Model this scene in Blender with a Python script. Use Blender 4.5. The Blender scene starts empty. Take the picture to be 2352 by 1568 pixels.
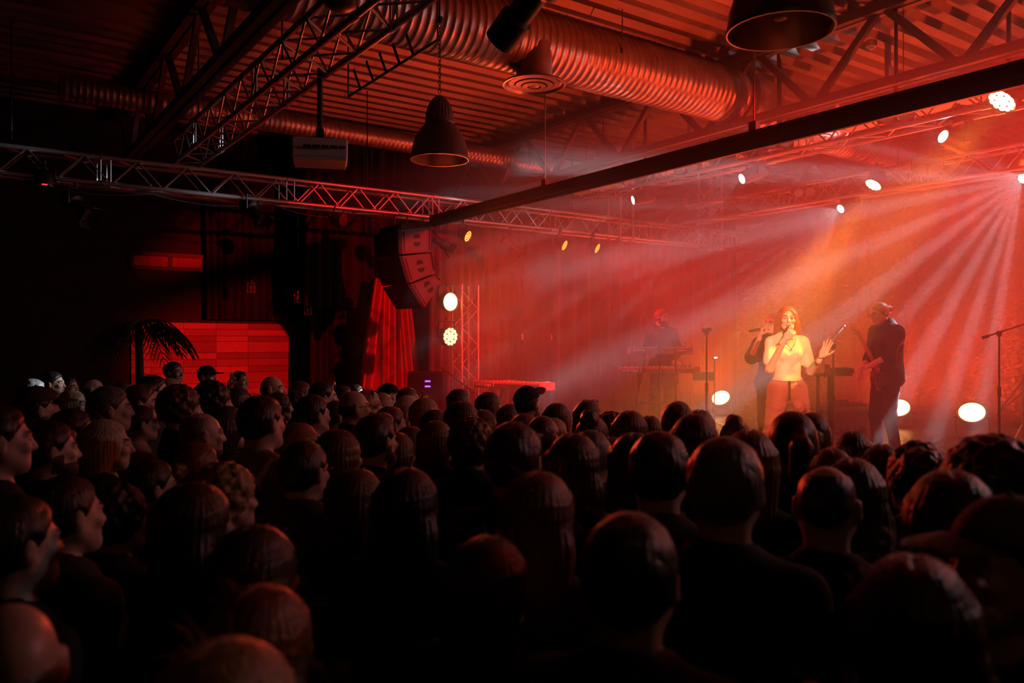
import bpy, bmesh, math, random
import numpy as np
from mathutils import Vector, Matrix, Quaternion
random.seed(7); np.random.seed(7)
SC = bpy.context.scene
COL = SC.collection
PI = math.pi
R = math.radians

# ------------------------------------------------------------------ camera
# World axes follow the room: +X runs from the audience up onto the stage, +Y runs to the far side wall.
YAW = R(35.0)
F_PX = 1830.0
CAM = Vector((0.0, 0.0, 2.05))
FWD = Vector((math.sin(YAW), math.cos(YAW), 0))
RGT = Vector((math.cos(YAW), -math.sin(YAW), 0))
UP = Vector((0, 0, 1))
cam_d = bpy.data.cameras.new('camera')
cam_d.sensor_width = 36.0
cam_d.lens = 36.0 * F_PX / 2352.0
cam_d.clip_start = 0.05
cam_d.dof.use_dof = True
cam_d.dof.focus_distance = 7.6
cam_d.dof.aperture_fstop = 2.4
cam = bpy.data.objects.new('camera', cam_d); COL.objects.link(cam)
cam.location = CAM
cam.rotation_euler = (R(90), 0, -YAW)
SC.camera = cam

# ------------------------------------------------------------------ world, exposure
w = bpy.data.worlds.new('world'); SC.world = w; w.use_nodes = True
w.node_tree.nodes['Background'].inputs[0].default_value = (0.5, 0.08, 0.05, 1)
w.node_tree.nodes['Background'].inputs[1].default_value = 0.0
SC.view_settings.view_transform = 'Standard'
SC.view_settings.look = 'None'
SC.view_settings.exposure = 0.0
SC.view_settings.gamma = 1.0
SC.view_settings.use_curve_mapping = False
cy = SC.cycles
cy.use_denoising = True
cy.max_bounces = 3; cy.diffuse_bounces = 2; cy.glossy_bounces = 2; cy.volume_bounces = 0
cy.sample_clamp_indirect = 2.0
cy.sample_clamp_direct = 12.0
cy.caustics_reflective = False; cy.caustics_refractive = False

# ------------------------------------------------------------------ placing helpers
def ray(px, py):
    return FWD + RGT * ((px - 1176) / F_PX) + UP * ((784 - py) / F_PX)
def at(px, py, d):            # point at depth d (metres along the viewing axis)
    return CAM + ray(px, py) * d
def at_v(px, py, v):          # point on the plane Y = v
    r = ray(px, py); return CAM + r * (v / r.y)
def at_u(px, py, u):
    r = ray(px, py); return CAM + r * (u / r.x)
def at_z(px, py, z):
    r = ray(px, py); return CAM + r * ((z - CAM.z) / r.z)

# ------------------------------------------------------------------ materials
MATS = {}
def mat(name, col=(0.5, 0.5, 0.5), rough=0.5, metal=0.0, var=0.12, scale=12.0, bump=0.0, objcol=False,
        stretch=(1, 1, 1), emit=None, estr=0.0, spec=0.5, sheen=0.0):
    if name in MATS: return MATS[name]
    m = bpy.data.materials.new(name); m.use_nodes = True
    nt = m.node_tree; b = nt.nodes['Principled BSDF']
    b.inputs['Roughness'].default_value = rough
    b.inputs['Metallic'].default_value = metal
    b.inputs['Specular IOR Level'].default_value = spec
    if sheen: b.inputs['Sheen Weight'].default_value = sheen
    tc = nt.nodes.new('ShaderNodeTexCoord'); mp = nt.nodes.new('ShaderNodeMapping')
    mp.inputs['Scale'].default_value = stretch
    nz = nt.nodes.new('ShaderNodeTexNoise'); nz.inputs['Scale'].default_value = scale; nz.inputs['Detail'].default_value = 4
    nt.links.new(tc.outputs['Object'], mp.inputs[0]); nt.links.new(mp.outputs[0], nz.inputs['Vector'])
    mr = nt.nodes.new('ShaderNodeMapRange'); mr.inputs['To Min'].default_value = 1 - var; mr.inputs['To Max'].default_value = 1 + var
    mr.inputs['From Min'].default_value = 0.25; mr.inputs['From Max'].default_value = 0.75
    nt.links.new(nz.outputs['Fac'], mr.inputs[0])
    mx = nt.nodes.new('ShaderNodeVectorMath'); mx.operation = 'SCALE'
    if objcol:
        oi = nt.nodes.new('ShaderNodeObjectInfo'); nt.links.new(oi.outputs['Color'], mx.inputs[0])
    else:
        mx.inputs[0].default_value = col[:3]
    nt.links.new(mr.outputs[0], mx.inputs['Scale'])
    nt.links.new(mx.outputs[0], b.inputs['Base Color'])
    if bump:
        bp = nt.nodes.new('ShaderNodeBump'); bp.inputs['Strength'].default_value = bump; bp.inputs['Distance'].default_value = 0.01
        nt.links.new(nz.outputs['Fac'], bp.inputs['Height']); nt.links.new(bp.outputs[0], b.inputs['Normal'])
    if emit:
        b.inputs['Emission Color'].default_value = (*emit, 1); b.inputs['Emission Strength'].default_value = estr
    MATS[name] = m
    return m

mat('black_metal', (0.018, 0.017, 0.017), 0.45, 0.2, bump=0.05, scale=60)
mat('black_plastic', (0.014, 0.014, 0.015), 0.5, bump=0.05, scale=80)
mat('dark_steel', (0.10, 0.07, 0.06), 0.55, 0.3, scale=6, var=0.25)
mat('aluminium', (0.62, 0.62, 0.63), 0.33, 0.9, scale=25, var=0.15)
mat('galvanised', (0.46, 0.42, 0.40), 0.40, 0.8, scale=5, var=0.3, bump=0.06)
mat('deck_steel', (0.26, 0.22, 0.21), 0.5, 0.45, scale=3, var=0.3, stretch=(0.3, 1, 1))
mat('white_paint', (0.55, 0.52, 0.50), 0.5, var=0.08)
mat('grey_plastic', (0.75, 0.73, 0.73), 0.45, var=0.05)
mat('chrome', (0.6, 0.6, 0.6), 0.2, 1.0)
mat('dark_wall', (0.025, 0.022, 0.022), 0.85, bump=0.2, scale=20, var=0.3)
mat('dark_floor', (0.022, 0.020, 0.020), 0.55, scale=8, var=0.4)
mat('stage_floor', (0.05, 0.035, 0.03), 0.42, scale=6, var=0.4)
mat('black_drape', (0.010, 0.009, 0.010), 0.95, scale=30, sheen=0.05)
mat('red_drape', (0.55, 0.10, 0.09), 0.8, scale=25, stretch=(1, 1, 0.1), var=0.2, sheen=0.2)
mat('stage_drape', (0.12, 0.075, 0.07), 0.72, scale=25, stretch=(1, 1, 0.1), var=0.25, sheen=0.2)
mat('wood_plank', (0.42, 0.30, 0.2), 0.6, objcol=True, scale=6, stretch=(0.6, 1, 8), var=0.35, bump=0.12)
mat('lamp_reflector', (0.75, 0.68, 0.6), 0.3, 0.7, var=0.05)
mat('lamp_enamel', (0.16, 0.12, 0.11), 0.4, 0.4, var=0.1)
mat('rubber', (0.02, 0.02, 0.02), 0.8)
mat('paper_white', (0.75, 0.75, 0.75), 0.5, var=0.03)
mat('nord_red', (0.42, 0.02, 0.02), 0.4, var=0.05)
mat('dark_grille', (0.012, 0.012, 0.012), 0.7, scale=300, bump=0.4)
mat('speaker_paint', (0.075, 0.06, 0.065), 0.5, scale=120, bump=0.1)
mat('leaf', (0.03, 0.05, 0.02), 0.5, var=0.3)
mat('bark', (0.05, 0.035, 0.02), 0.9, var=0.4, bump=0.3)
mat('ceramic', (0.12, 0.1, 0.09), 0.5)

# ------------------------------------------------------------------ mesh helpers
def xf(bm, verts, M):
    for vtx in verts: vtx.co = M @ vtx.co
def add_box(bm, size, loc=(0, 0, 0), rot=None, bevel=0.0):
    r = bmesh.ops.create_cube(bm, size=1.0); vs = r['verts']
    for vtx in vs: vtx.co = Vector((vtx.co.x * size[0], vtx.co.y * size[1], vtx.co.z * size[2]))
    if bevel:
        es = list({e for vtx in vs for e in vtx.link_edges})
        rr = bmesh.ops.bevel(bm, geom=es, offset=bevel, segments=2, affect='EDGES', profile=0.5)
        vs = list({vtx for f in rr['faces'] for vtx in f.verts} | {vtx for vtx in vs if vtx.is_valid})
    M = Matrix.Translation(loc) @ (rot.to_4x4() if rot else Matrix.Identity(4))
    xf(bm, vs, M); return vs
def frame_z(d):
    return Vector(d).to_track_quat('Z', 'Y').to_matrix().to_4x4()
def add_cyl(bm, p0, p1, r0, r1=None, seg=12, caps=True):
    p0 = Vector(p0); p1 = Vector(p1); r1 = r0 if r1 is None else r1
    d = p1 - p0
    r = bmesh.ops.create_cone(bm, cap_ends=caps, segments=seg, radius1=r0, radius2=r1, depth=d.length)
    xf(bm, r['verts'], Matrix.Translation((p0 + p1) / 2) @ frame_z(d)); return r['verts']
def add_lathe(bm, prof, seg=24, M=None):      # prof: (radius, z) pairs, revolved round z
    rings = []
    for (rad, z) in prof:
        if rad < 1e-6: rings.append([bm.verts.new((0, 0, z))])
        else: rings.append([bm.verts.new((rad * math.cos(2 * PI * k / seg), rad * math.sin(2 * PI * k / seg), z)) for k in range(seg)])
    for a, b in zip(rings[:-1], rings[1:]):
        for k in range(seg):
            k2 = (k + 1) % seg
            f = [a[k % len(a)], a[k2 % len(a)], b[k2 % len(b)], b[k % len(b)]]
            f2 = []
            for q in f:
                if q not in f2: f2.append(q)
            if len(f2) > 2:
                try: bm.faces.new(f2)
                except ValueError: pass
    vs = [q for rg in rings for q in rg]
    if M is not None: xf(bm, vs, M)
    return vs
def add_tube(bm, pts, rad, seg=8, cap=True):
    pts = [Vector(p) for p in pts]; n = len(pts); rings = []
    up = Vector((0.123, 0.31, 0.94)).normalized(); prev = None
    for i, p in enumerate(pts):
        t = (pts[min(i + 1, n - 1)] - pts[max(i - 1, 0)]).normalized()
        if prev is None:
            a = t.cross(up); a = a.normalized() if a.length > 1e-4 else t.orthogonal().normalized()
        else:
            a = (prev - t * prev.dot(t)).normalized()
        prev = a; b = t.cross(a)
        rr = rad[i] if isinstance(rad, (list, tuple)) else rad
        rings.append([bm.verts.new(p + (a * math.cos(2 * PI * k / seg) + b * math.sin(2 * PI * k / seg)) * rr) for k in range(seg)])
    for A, B in zip(rings[:-1], rings[1:]):
        for k in range(seg): bm.faces.new([A[k], A[(k + 1) % seg], B[(k + 1) % seg], B[k]])
    if cap:
        bm.faces.new(rings[0][::-1]); bm.faces.new(rings[-1])
    return [q for rg in rings for q in rg]
def mesh_of(bm, name, mats, smooth=False, sharp=None):
    bmesh.ops.recalc_face_normals(bm, faces=bm.faces)
    me = bpy.data.meshes.new(name); bm.to_mesh(me); bm.free()
    for m_ in (mats if isinstance(mats, (list, tuple)) else [mats]): me.materials.append(MATS[m_] if isinstance(m_, str) else m_)
    if smooth:
        me.polygons.foreach_set('use_smooth', [True] * len(me.polygons))
        if sharp: me.set_sharp_from_angle(angle=R(sharp))
    return me
def link(name, me, parent=None, loc=None, rot=None, scale=None):
    o = bpy.data.objects.new(name, me); COL.objects.link(o)
    if parent: o.parent = parent
    if loc is not None: o.location = loc
    if rot is not None:
        if isinstance(rot, Quaternion): o.rotation_mode = 'QUATERNION'; o.rotation_quaternion = rot
        else: o.rotation_euler = rot
    if scale is not None: o.scale = scale
    return o
def obj(name, bm, m_, parent=None, smooth=False, sharp=40, **k):
    return link(name, mesh_of(bm, name, m_, smooth, sharp), parent, **k)
def NB(): return bmesh.new()
def thing(name, label, cat, loc=(0, 0, 0), rz=0.0, group=None):
    o = bpy.data.objects.new(name, None); COL.objects.link(o); o.empty_display_size = 0.1
    o.location = loc; o.rotation_euler = (0, 0, rz); tag(o, label, cat, group); return o
def tag(o, label, cat, group=None, kind=None):
    o['label'] = label; o['category'] = cat
    if group: o['group'] = group
    if kind: o['kind'] = kind
    return o
def struct(name, bm, m_, label=None, parent=None, **k):
    o = obj(name, bm, m_, parent, **k)
    o['kind'] = 'structure'
    if label: o['label'] = label
    return o
def copy_tree(o, parent=None):
    c = o.copy(); COL.objects.link(c)
    if parent is not None: c.parent = parent
    for ch in list(o.children): copy_tree(ch, c)
    return c
# unit meshes shared by alike pieces: a cylinder of radius 1 and length 1 along z, and a cube with eased edges
def unit_rod(m_, seg=8):
    key = 'rod_%s_%d' % (m_, seg)
    if key not in UNIT:
        bm = NB(); add_cyl(bm, (0, 0, -0.5), (0, 0, 0.5), 1, 1, seg); UNIT[key] = mesh_of(bm, 'rod', m_, True, 50)
    return UNIT[key]
UNIT = {}
def unit_cube(m_):
    key = 'cube_%s' % m_
    if key not in UNIT:
        bm = NB(); add_box(bm, (1, 1, 1)); UNIT[key] = mesh_of(bm, 'bar', m_)
    return UNIT[key]
def rod(name, p0, p1, r, m_, parent=None, seg=8):
    p0 = Vector(p0); p1 = Vector(p1); d = p1 - p0
    return link(name, unit_rod(m_, seg), parent, (p0 + p1) / 2, d.to_track_quat('Z', 'Y'), (r, r, d.length))
def bar(name, p0, p1, w_, h_, m_, parent=None):
    p0 = Vector(p0); p1 = Vector(p1); d = p1 - p0
    return link(name, unit_cube(m_), parent, (p0 + p1) / 2, d.to_track_quat('Z', 'Y'), (w_, h_, d.length))
def text_mesh(name, s, size, m_, parent, loc, rot, depth=0.001, align='LEFT'):
    cu = bpy.data.curves.new(name, 'FONT'); cu.body = s; cu.size = size; cu.extrude = depth; cu.align_x = align
    tmp = bpy.data.objects.new(name, cu); COL.objects.link(tmp)
    dg = bpy.context.evaluated_depsgraph_get()
    me = bpy.data.meshes.new_from_object(tmp.evaluated_get(dg))
    bpy.data.objects.remove(tmp); me.materials.clear(); me.materials.append(MATS[m_])
    return link(name, me, parent, loc, rot)
# lamp wattages and haze density used by the fixture builders below
HAZE = 0.060
PW = dict(truss_par=250, head_big=45000, head=5500, amber=5000, floor=850, tower=260, follow=3000, wood=9500, wash=260, back=1300, side=2800, cold=95, front=3200, aud=200)
# ================================================================== the room
U0, U1, V0, V1, ZC = -5.5, 14.4, -5.0, 13.2, 5.45
STAGE_U, STAGE_Z = 5.25, 0.70
bm = NB(); add_box(bm, (U1 - U0, V1 - V0, 0.2), ((U0 + U1) / 2, (V0 + V1) / 2, -0.1)); struct('floor', bm, 'dark_floor')
for nm, s, l in (('wall_far', (U1 - U0 + 0.4, 0.2, 6.2), ((U0 + U1) / 2, V1 + 0.1, 2.9)),
                 ('wall_near', (U1 - U0 + 0.4, 0.2, 6.2), ((U0 + U1) / 2, V0 - 0.1, 2.9)),
                 ('wall_stage', (0.2, V1 - V0, 6.2), (U1 + 0.1, (V0 + V1) / 2, 2.9)),
                 ('wall_rear', (0.2, V1 - V0, 6.2), (U0 - 0.1, (V0 + V1) / 2, 2.9))):
    bm = NB(); add_box(bm, s, l); struct(nm, bm, 'dark_wall')
# corrugated steel deck, ribs along X
bm = NB(); pitch = 0.27; prof = []
n = int((V1 - V0) / pitch) + 1
for i in range(n):
    y = V0 + i * pitch
    prof += [(y, 0), (y + 0.10, 0), (y + 0.135, 0.075), (y + 0.235, 0.075)]
prof = [p for p in prof if p[0] <= V1 + 0.3]
A = [bm.verts.new((U0, y, ZC + z)) for y, z in prof]; B = [bm.verts.new((U1, y, ZC + z)) for y, z in prof]
A2 = [bm.verts.new((U0, y, ZC + 0.3)) for y, z in prof]; B2 = [bm.verts.new((U1, y, ZC + 0.3)) for y, z in prof]
for k in range(len(prof) - 1):
    bm.faces.new([A[k], A[k + 1], B[k + 1], B[k]]); bm.faces.new([A2[k], B2[k], B2[k + 1], A2[k + 1]])
bm.normal_update()
me = bpy.data.meshes.new('ceiling'); bm.to_mesh(me); bm.free(); me.materials.append(MATS['deck_steel'])
o = link('ceiling', me); o['kind'] = 'structure'
# stage platform
bm = NB(); add_box(bm, (U1 - STAGE_U - 0.02, 12.6, STAGE_Z - 0.03), ((U1 + STAGE_U) / 2, 4.9, (STAGE_Z - 0.03) / 2))
st = struct('floor_stage', bm, 'stage_floor', 'raised stage platform of dark boards')
k = 0
for i in range(int((U1 - STAGE_U) / 1.0)):
    for j in range(6):
        o = link('stage_deck', unit_cube('stage_floor'), st, (STAGE_U + 0.5 + i * 1.016, -0.35 + j * 2.1, STAGE_Z - 0.0151), None, (1.008, 2.09, 0.03))

# wood plank cladding on the far wall
ph = [0.90, 0.99, 1.10, 1.19, 1.29, 1.38, 1.55, 1.65, 1.77, 1.87, 2.05, 2.14, 2.245, 2.345]
zrows = [0.02, 0.2, 0.34, 0.5, 0.62, 0.76] + ph
cols = [at_v(x, 784, V1).x for x in (300, 345, 420, 495, 568, 661, 760, 860)]
bm = NB(); add_box(bm, (cols[-1] - cols[0], 0.03, 2.34), ((cols[0] + cols[-1]) / 2, V1 - 0.015, 1.18))
wood = struct('trim_1', bm, 'dark_wall', 'wooden plank cladding on the lower far wall')
bm = NB(); add_box(bm, (1, 1, 1), bevel=0.0); UNIT['plank'] = mesh_of(bm, 'plank', 'wood_plank')
rnd = random.Random(3)
for r_, (z0, z1) in enumerate(zip(zrows[:-1], zrows[1:])):
    cs = list(cols)
    if rnd.random() < 0.35: cs.append(rnd.uniform(cols[3], cols[-2]))
    cs.sort()
    for c0, c1 in zip(cs[:-1], cs[1:]):
        if c1 - c0 < 0.05: continue
        t = rnd.choice((0.010, 0.014, 0.018, 0.024))
        o = link('plank', UNIT['plank'], wood, ((c0 + c1) / 2, V1 - 0.03 - t / 2, (z0 + z1) / 2), None, (c1 - c0 - 0.004, t, z1 - z0 - 0.007))
        b_ = rnd.choice((0.55, 0.75, 0.95, 1.1))
        o.color = (0.42 * b_, 0.30 * b_, 0.21 * b_, 1)
# high strip window with a frame on the far wall
p0 = at_v(306, 586, V1); p1 = at_v(470, 617, V1)
bm = NB(); add_box(bm, (p1.x - p0.x, 0.02, p0.z - p1.z), ((p0.x + p1.x) / 2, V1 - 0.02, (p0.z + p1.z) / 2))
win = struct('window_1', bm, 'red_drape', 'narrow strip window with a drawn blind high on the far wall')
for z in (p0.z + 0.03, p1.z - 0.03):
    bar('window_frame', (p0.x - 0.03, V1 - 0.035, z), (p1.x + 0.03, V1 - 0.035, z), 0.06, 0.06, 'black_metal', win)
for x in (p0.x - 0.03, (p0.x + p1.x) / 2, p1.x + 0.03):
    bar('window_frame', (x, V1 - 0.03, p1.z - 0.03), (x, V1 - 0.03, p0.z + 0.03), 0.05, 0.04, 'black_metal', win)

# ------------------------------------------------------------------ steel roof trusses
def roof_truss(u, label, phase):
    t = thing('roof_truss', label, 'roof truss', (u, 0, 0), 0, 'steel roof trusses')
    for s in (-1, 1):
        bar('top_chord', (s * 0.055, V0, 5.39), (s * 0.055, V1, 5.39), 0.08, 0.10, 'dark_steel', t)
        bar('bottom_chord', (s * 0.05, V0, 4.62), (s * 0.05, V1, 4.62), 0.07, 0.09, 'dark_steel', t)
    y = V0 + phase; k = 0
    while y < V1 - 0.8:
        a, b = (4.66, 5.35) if k % 2 == 0 else (5.35, 4.66)
        bar('diagonal', (0, y + 0.06, a), (0, y + 0.77 - 0.06, b), 0.06, 0.07, 'dark_steel', t)
        y += 0.77; k += 1
    return t
vj = at_z(1880, 242, 4.62).y
ph_ = (vj - V0) % 1.54
roof_truss(7.63, 'black steel roof truss over the stage front above the long rail', ph_)
roof_truss(2.02, 'black steel roof truss in the dark above the left lighting truss', (at_z(435, 240, 4.62).y - V0) % 1.54)
roof_truss(13.2, 'black steel roof truss deep over the back of the stage', ph_)

# long black rail hung from rods along the stage front
rail_u = 5.3
ra = at_u(992, 506, rail_u); rb_ = at_u(2420, 140, rail_u)
zr = (ra.z + rb_.z) / 2
t = thing('hanging_rail', 'long black rail hung on thin rods along the front of the stage', 'rail', (rail_u, 0, 0))
bar('rail', (0, ra.y, zr), (0, -1.0, zr), 0.075, 0.11, 'black_metal', t)
bar('lower_track', (0, ra.y, zr - 0.075), (0, -1.0, zr - 0.075), 0.035, 0.04, 'black_metal', t)
for px in (1252, 1732):
    p = at_u(px, 350, rail_u)
    rod('rod', (0, p.y, zr + 0.05), (0, p.y, ZC), 0.008, 'chrome', t)
    bar('bracket', (0, p.y, zr + 0.03), (0, p.y, zr + 0.13), 0.05, 0.07, 'black_metal', t)

# ------------------------------------------------------------------ ventilation ducts
def ribbed_duct(name, label, pts, rad, rib, parent=None, seg=28):
    # pts: polyline; rings follow the line with a raised rib every `rib` metres
    P = [Vector(p) for p in pts]; L = [0]
    for a, b in zip(P[:-1], P[1:]): L.append(L[-1] + (b - a).length)
    ss = []; s = 0.0
    while s < L[-1]:
        ss += [(s, 1.0), (s + rib * 0.62, 1.0), (s + rib * 0.76, 1.025), (s + rib * 0.9, 1.025)]; s += rib
    out = []; rads = []
    for s, f in ss:
        if s > L[-1]: break
        i = max(j for j in range(len(L)) if L[j] <= s + 1e-9); i = min(i, len(P) - 2)
        out.append(P[i].lerp(P[i + 1], (s - L[i]) / (L[i + 1] - L[i]))); rads.append(rad * f)
    bm = NB(); add_tube(bm, out, rads, seg)
    o = obj(name, bm, 'galvanised', parent, smooth=True, sharp=60)
    return o
DV, DZ = 6.36, 5.0
t = thing('ventilation_duct', 'wide ribbed metal ventilation duct under the ceiling with an elbow above the stage', 'duct', (0, 0, 0))
ribbed_duct('pipe', None, [(-2.5, DV, DZ), (7.75, DV, DZ)], 0.315, 0.082, t)
bm = NB()
el = [(7.75 + 0.42 * math.sin(a), DV + 0.0, DZ - 0.42 + 0.42 * math.cos(a)) for a in [0]]
path = [(7.72, DV, DZ), (7.95, DV, DZ), (8.12, DV, DZ - 0.02), (8.28, DV + 0.04, DZ - 0.07), (8.40, DV + 0.1, DZ - 0.12), (8.55, DV + 0.14, DZ - 0.14)]
add_tube(bm, path, [0.335, 0.335, 0.33, 0.32, 0.30, 0.235], 28); obj('elbow', bm, 'galvanised', t, smooth=True, sharp=60)
bm = NB(); add_cyl(bm, (7.70, DV, DZ), (7.80, DV, DZ), 0.345, seg=28); obj('collar', bm, 'dark_steel', t, smooth=True)
ribbed_duct('pipe', None, [(8.5, DV + 0.14, DZ - 0.14), (13.0, DV + 0.14, DZ - 0.14)], 0.22, 0.082, t)
for u in (1.0, 3.4, 5.6):
    rod('hanger', (u, DV - 0.33, DZ), (u, DV - 0.33, ZC), 0.006, 'chrome', t)
    rod('hanger', (u, DV + 0.33, DZ), (u, DV + 0.33, ZC), 0.006, 'chrome', t)
# round ceiling diffuser hung from the duct
def diffuser(label, c, r, neck_r, neck_h, m_='galvanised', grp='round ceiling diffusers'):
    t = thing('air_diffuser', label, 'air diffuser', c, 0, grp)
    bm = NB(); add_lathe(bm, [(neck_r, neck_h), (neck_r, 0.06), (r, 0.015), (r * 1.01, 0), (r * 0.95, -0.004), (r * 0.9, 0.025), (r * 0.72, 0.035)], 40)
    obj('flange', bm, m_, t, smooth=True, sharp=40)
    for q, zz in ((0.72, 0.012), (0.5, 0.0), (0.28, -0.012)):
        bm = NB(); add_lathe(bm, [(r * q, zz + 0.03), (r * q + 0.03, zz), (r * q - 0.02, zz - 0.006), (r * q * 0.75, zz + 0.03)], 36); obj('ring', bm, m_, t, smooth=True, sharp=40)
    bm = NB(); add_lathe(bm, [(0, 0.0), (r * 0.16, -0.012), (r * 0.18, 0.0), (r * 0.1, 0.03), (0, 0.03)], 24); obj('hub', bm, m_, t, smooth=True)
    return t
p = at(1227, 196, 7.75)
diffuser('round metal air diffuser on a thick neck under the wide duct', p, 0.305, 0.175, 0.42)
# thin duct by the far wall
ribbed_duct_o = thing('ventilation_duct', 'thin ribbed metal duct running above the far lighting truss', 'duct', (0, 0, 0))
ribbed_duct('pipe', None, [(1.0, 10.6, 5.0), (9.6, 10.6, 5.0)], 0.14, 0.07, ribbed_duct_o, 20)
for u in (3.0, 6.2, 9.0): rod('hanger', (u, 10.6, 5.0), (u, 10.6, ZC), 0.006, 'chrome', ribbed_duct_o)

# ------------------------------------------------------------------ pendant bell lamps
def pendant(label, rim, top_z, rot_tilt=0, s=1.0):
    t = thing('pendant_lamp', label, 'lamp', rim, 0, 'large bell pendant lamps')
    outer = [(0.24, 0.0), (0.245, 0.012), (0.238, 0.03), (0.228, 0.10), (0.20, 0.19), (0.155, 0.26), (0.118, 0.30)]
    inner = [(0.118, 0.295), (0.15, 0.25), (0.193, 0.185), (0.22, 0.10), (0.231, 0.03), (0.235, 0.0), (0.24, 0.0)]
    bm = NB(); add_lathe(bm, [(q * s, z * s) for q, z in outer], 48); obj('shade', bm, 'lamp_enamel', t, smooth=True, sharp=60)
    bm = NB(); add_lathe(bm, [(0, 0.30 * s)] + [(q * s, z * s) for q, z in inner], 48); obj('reflector', bm, 'lamp_reflector', t, smooth=True, sharp=60)
    neck = [(0.118, 0.30), (0.122, 0.31), (0.112, 0.40), (0.092, 0.46), (0.055, 0.51), (0.02, 0.535), (0.0, 0.54)]
    bm = NB(); vs = add_lathe(bm, [(q * s, z * s) for q, z in neck], 48)
    for i, vtx in enumerate(vs):
        if 48 * 2 <= i < 48 * 4 and i % 2: vtx.co.x *= 0.95; vtx.co.y *= 0.95
    obj('housing', bm, 'lamp_enamel', t, smooth=False)
    bm = NB(); add_lathe(bm, [(0.0, 0.05), (0.03, 0.06), (0.045, 0.12), (0.03, 0.2), (0.02, 0.29)], 16); obj('bulb', bm, 'paper_white', t, smooth=True)
    # chain: interlocking links
    z = 0.55 * s; k = 0; bm = NB()
    while z < top_z - rim[2]:
        pts = [(0.011 * math.cos(a), 0, z + 0.02 + 0.022 * math.sin(a)) for a in [2 * PI * i / 10 for i in range(11)]]
        vs = add_tube(bm, pts, 0.0035, 5, False)
        if k % 2: xf(bm, vs, Matrix.Rotation(PI / 2, 4, 'Z'))
        z += 0.034; k += 1
    obj('chain', bm, 'dark_steel', t, smooth=True)
    bm = NB(); add_lathe(bm, [(0, 0.06), (0.03, 0.055), (0.035, 0.03), (0.03, 0.0), (0, -0.01)], 16, Matrix.Translation((0, 0, top_z - rim[2]))); obj('ceiling_hook', bm, 'dark_steel', t, smooth=True)
    if top_z + 0.06 < ZC: rod('drop_rod', (0, 0, top_z - rim[2] + 0.03), (0, 0, ZC - rim[2]), 0.008, 'dark_steel', t)
    return t
pendant('large bell pendant lamp on a chain, in front of the projector truss and thin duct', at(1010, 368, 6.6), 4.68)
pendant('large bell pendant lamp cut by the top edge, reflecting stage lights inside', at(1792, 74, 3.66), 4.9)

# thin bar across the ceiling with clips near the pendant chain
a = at(1005, 92, 6.75); b = at(800, 222, 7.4)
t = thing('ceiling_bar', 'thin dark bar with clips slung below the ceiling by the pendant chain', 'bar', (0, 0, 0))
rod('bar', a, b, 0.012, 'dark_steel', t)
rod('drop_rod', a, (a.x, a.y, ZC), 0.008, 'dark_steel', t); rod('drop_rod', b, (b.x, b.y, ZC), 0.008, 'dark_steel', t)
for f in (0.25, 0.4, 0.55, 0.7, 0.85):
    q = a.lerp(b, f); bar('clip', q + Vector((0, 0, -0.005)), q + Vector((-0.06, 0.02, 0.17)), 0.05, 0.012, 'black_metal', t)

# ------------------------------------------------------------------ aluminium lighting trusses
def lattice(t, p0, p1, side, period, seg_len, start=0.0, r=0.026, rb=0.010, upv=Vector((0, 0, 1)), m_='aluminium'):
    p0 = Vector(p0); p1 = Vector(p1); d = (p1 - p0); L = d.length; d.normalize()
    s = d.cross(upv).normalized(); h = side / 2
    corners = [s * h * a + upv * h * b for a, b in ((-1, -1), (1, -1), (1, 1), (-1, 1))]
    for c in corners: rod('chord', p0 + c, p1 + c, r, m_, t, 12)
    faces = [(corners[0], corners[3]), (corners[1], corners[2]), (corners[0], corners[1]), (corners[3], corners[2])]
    k = 0; x = start
    while x < L - period * 0.4:
        for fi, (a, b) in enumerate(faces):
            A, B = (a, b) if (k + fi // 2) % 2 == 0 else (b, a)
            x2 = min(x + period / 2, L)
            rod('brace', p0 + d * x + A, p0 + d * x2 + B, rb, m_, t, 6)
        x += period / 2; k += 1
    x = start
    while x < L + 0.01:
        for dx in (-0.05, 0.05):
            if 0 <= x + dx <= L:
                for (a, b) in faces[:2]: rod('end_strut', p0 + d * (x + dx) + a, p0 + d * (x + dx) + b, rb, m_, t, 6)
        for c in corners: rod('coupler', p0 + d * max(x - 0.045, 0) + c, p0 + d * min(x + 0.045, L) + c, r * 1.25, m_, t, 10)
        x += seg_len
SV, SZ = 10.0, 3.95
t = thing('lighting_truss', 'long aluminium box truss running from the dark audience side to the stage', 'truss', (0, 0, 0))
lattice(t, (-0.72, SV, SZ), (12.4, SV, SZ), 0.29, 0.54, 2.1)
for u in (0.5, 4.6, 8.2): rod('suspension', (u, SV, SZ + 0.14), (u, SV, ZC), 0.008, 'black_metal', t)
TU, TZ = 2.26, 4.29
t = thing('lighting_truss', 'aluminium box truss overhead carrying the projector, meeting the long truss', 'truss', (0, 0, 0))
lattice(t, (TU, 2.4, TZ), (TU, 10.1, TZ), 0.28, 0.54, 2.1, 0.3)
for v in (3.2, 6.6, 9.4): rod('suspension', (TU, v, TZ + 0.14), (TU, v, ZC), 0.008, 'black_metal', t)
for (px, y0, y1, lab) in ((1425, 408, 545, 'short upright truss rising from the long truss by the pale spotlight'),
                          (1632, 450, 570, 'short upright truss rising at the stage end of the long truss')):
    p = at_v(px, y1, SV); zt = at_v(px, y0, SV).z
    t = thing('upright_truss', lab, 'truss', (0, 0, 0), 0, 'short upright trusses')
    lattice(t, (p.x, SV, SZ - 0.2), (p.x, SV, ZC - 0.02), 0.29, 0.54, 9.0, 0.05, upv=Vector((0, 1, 0)))
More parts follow.
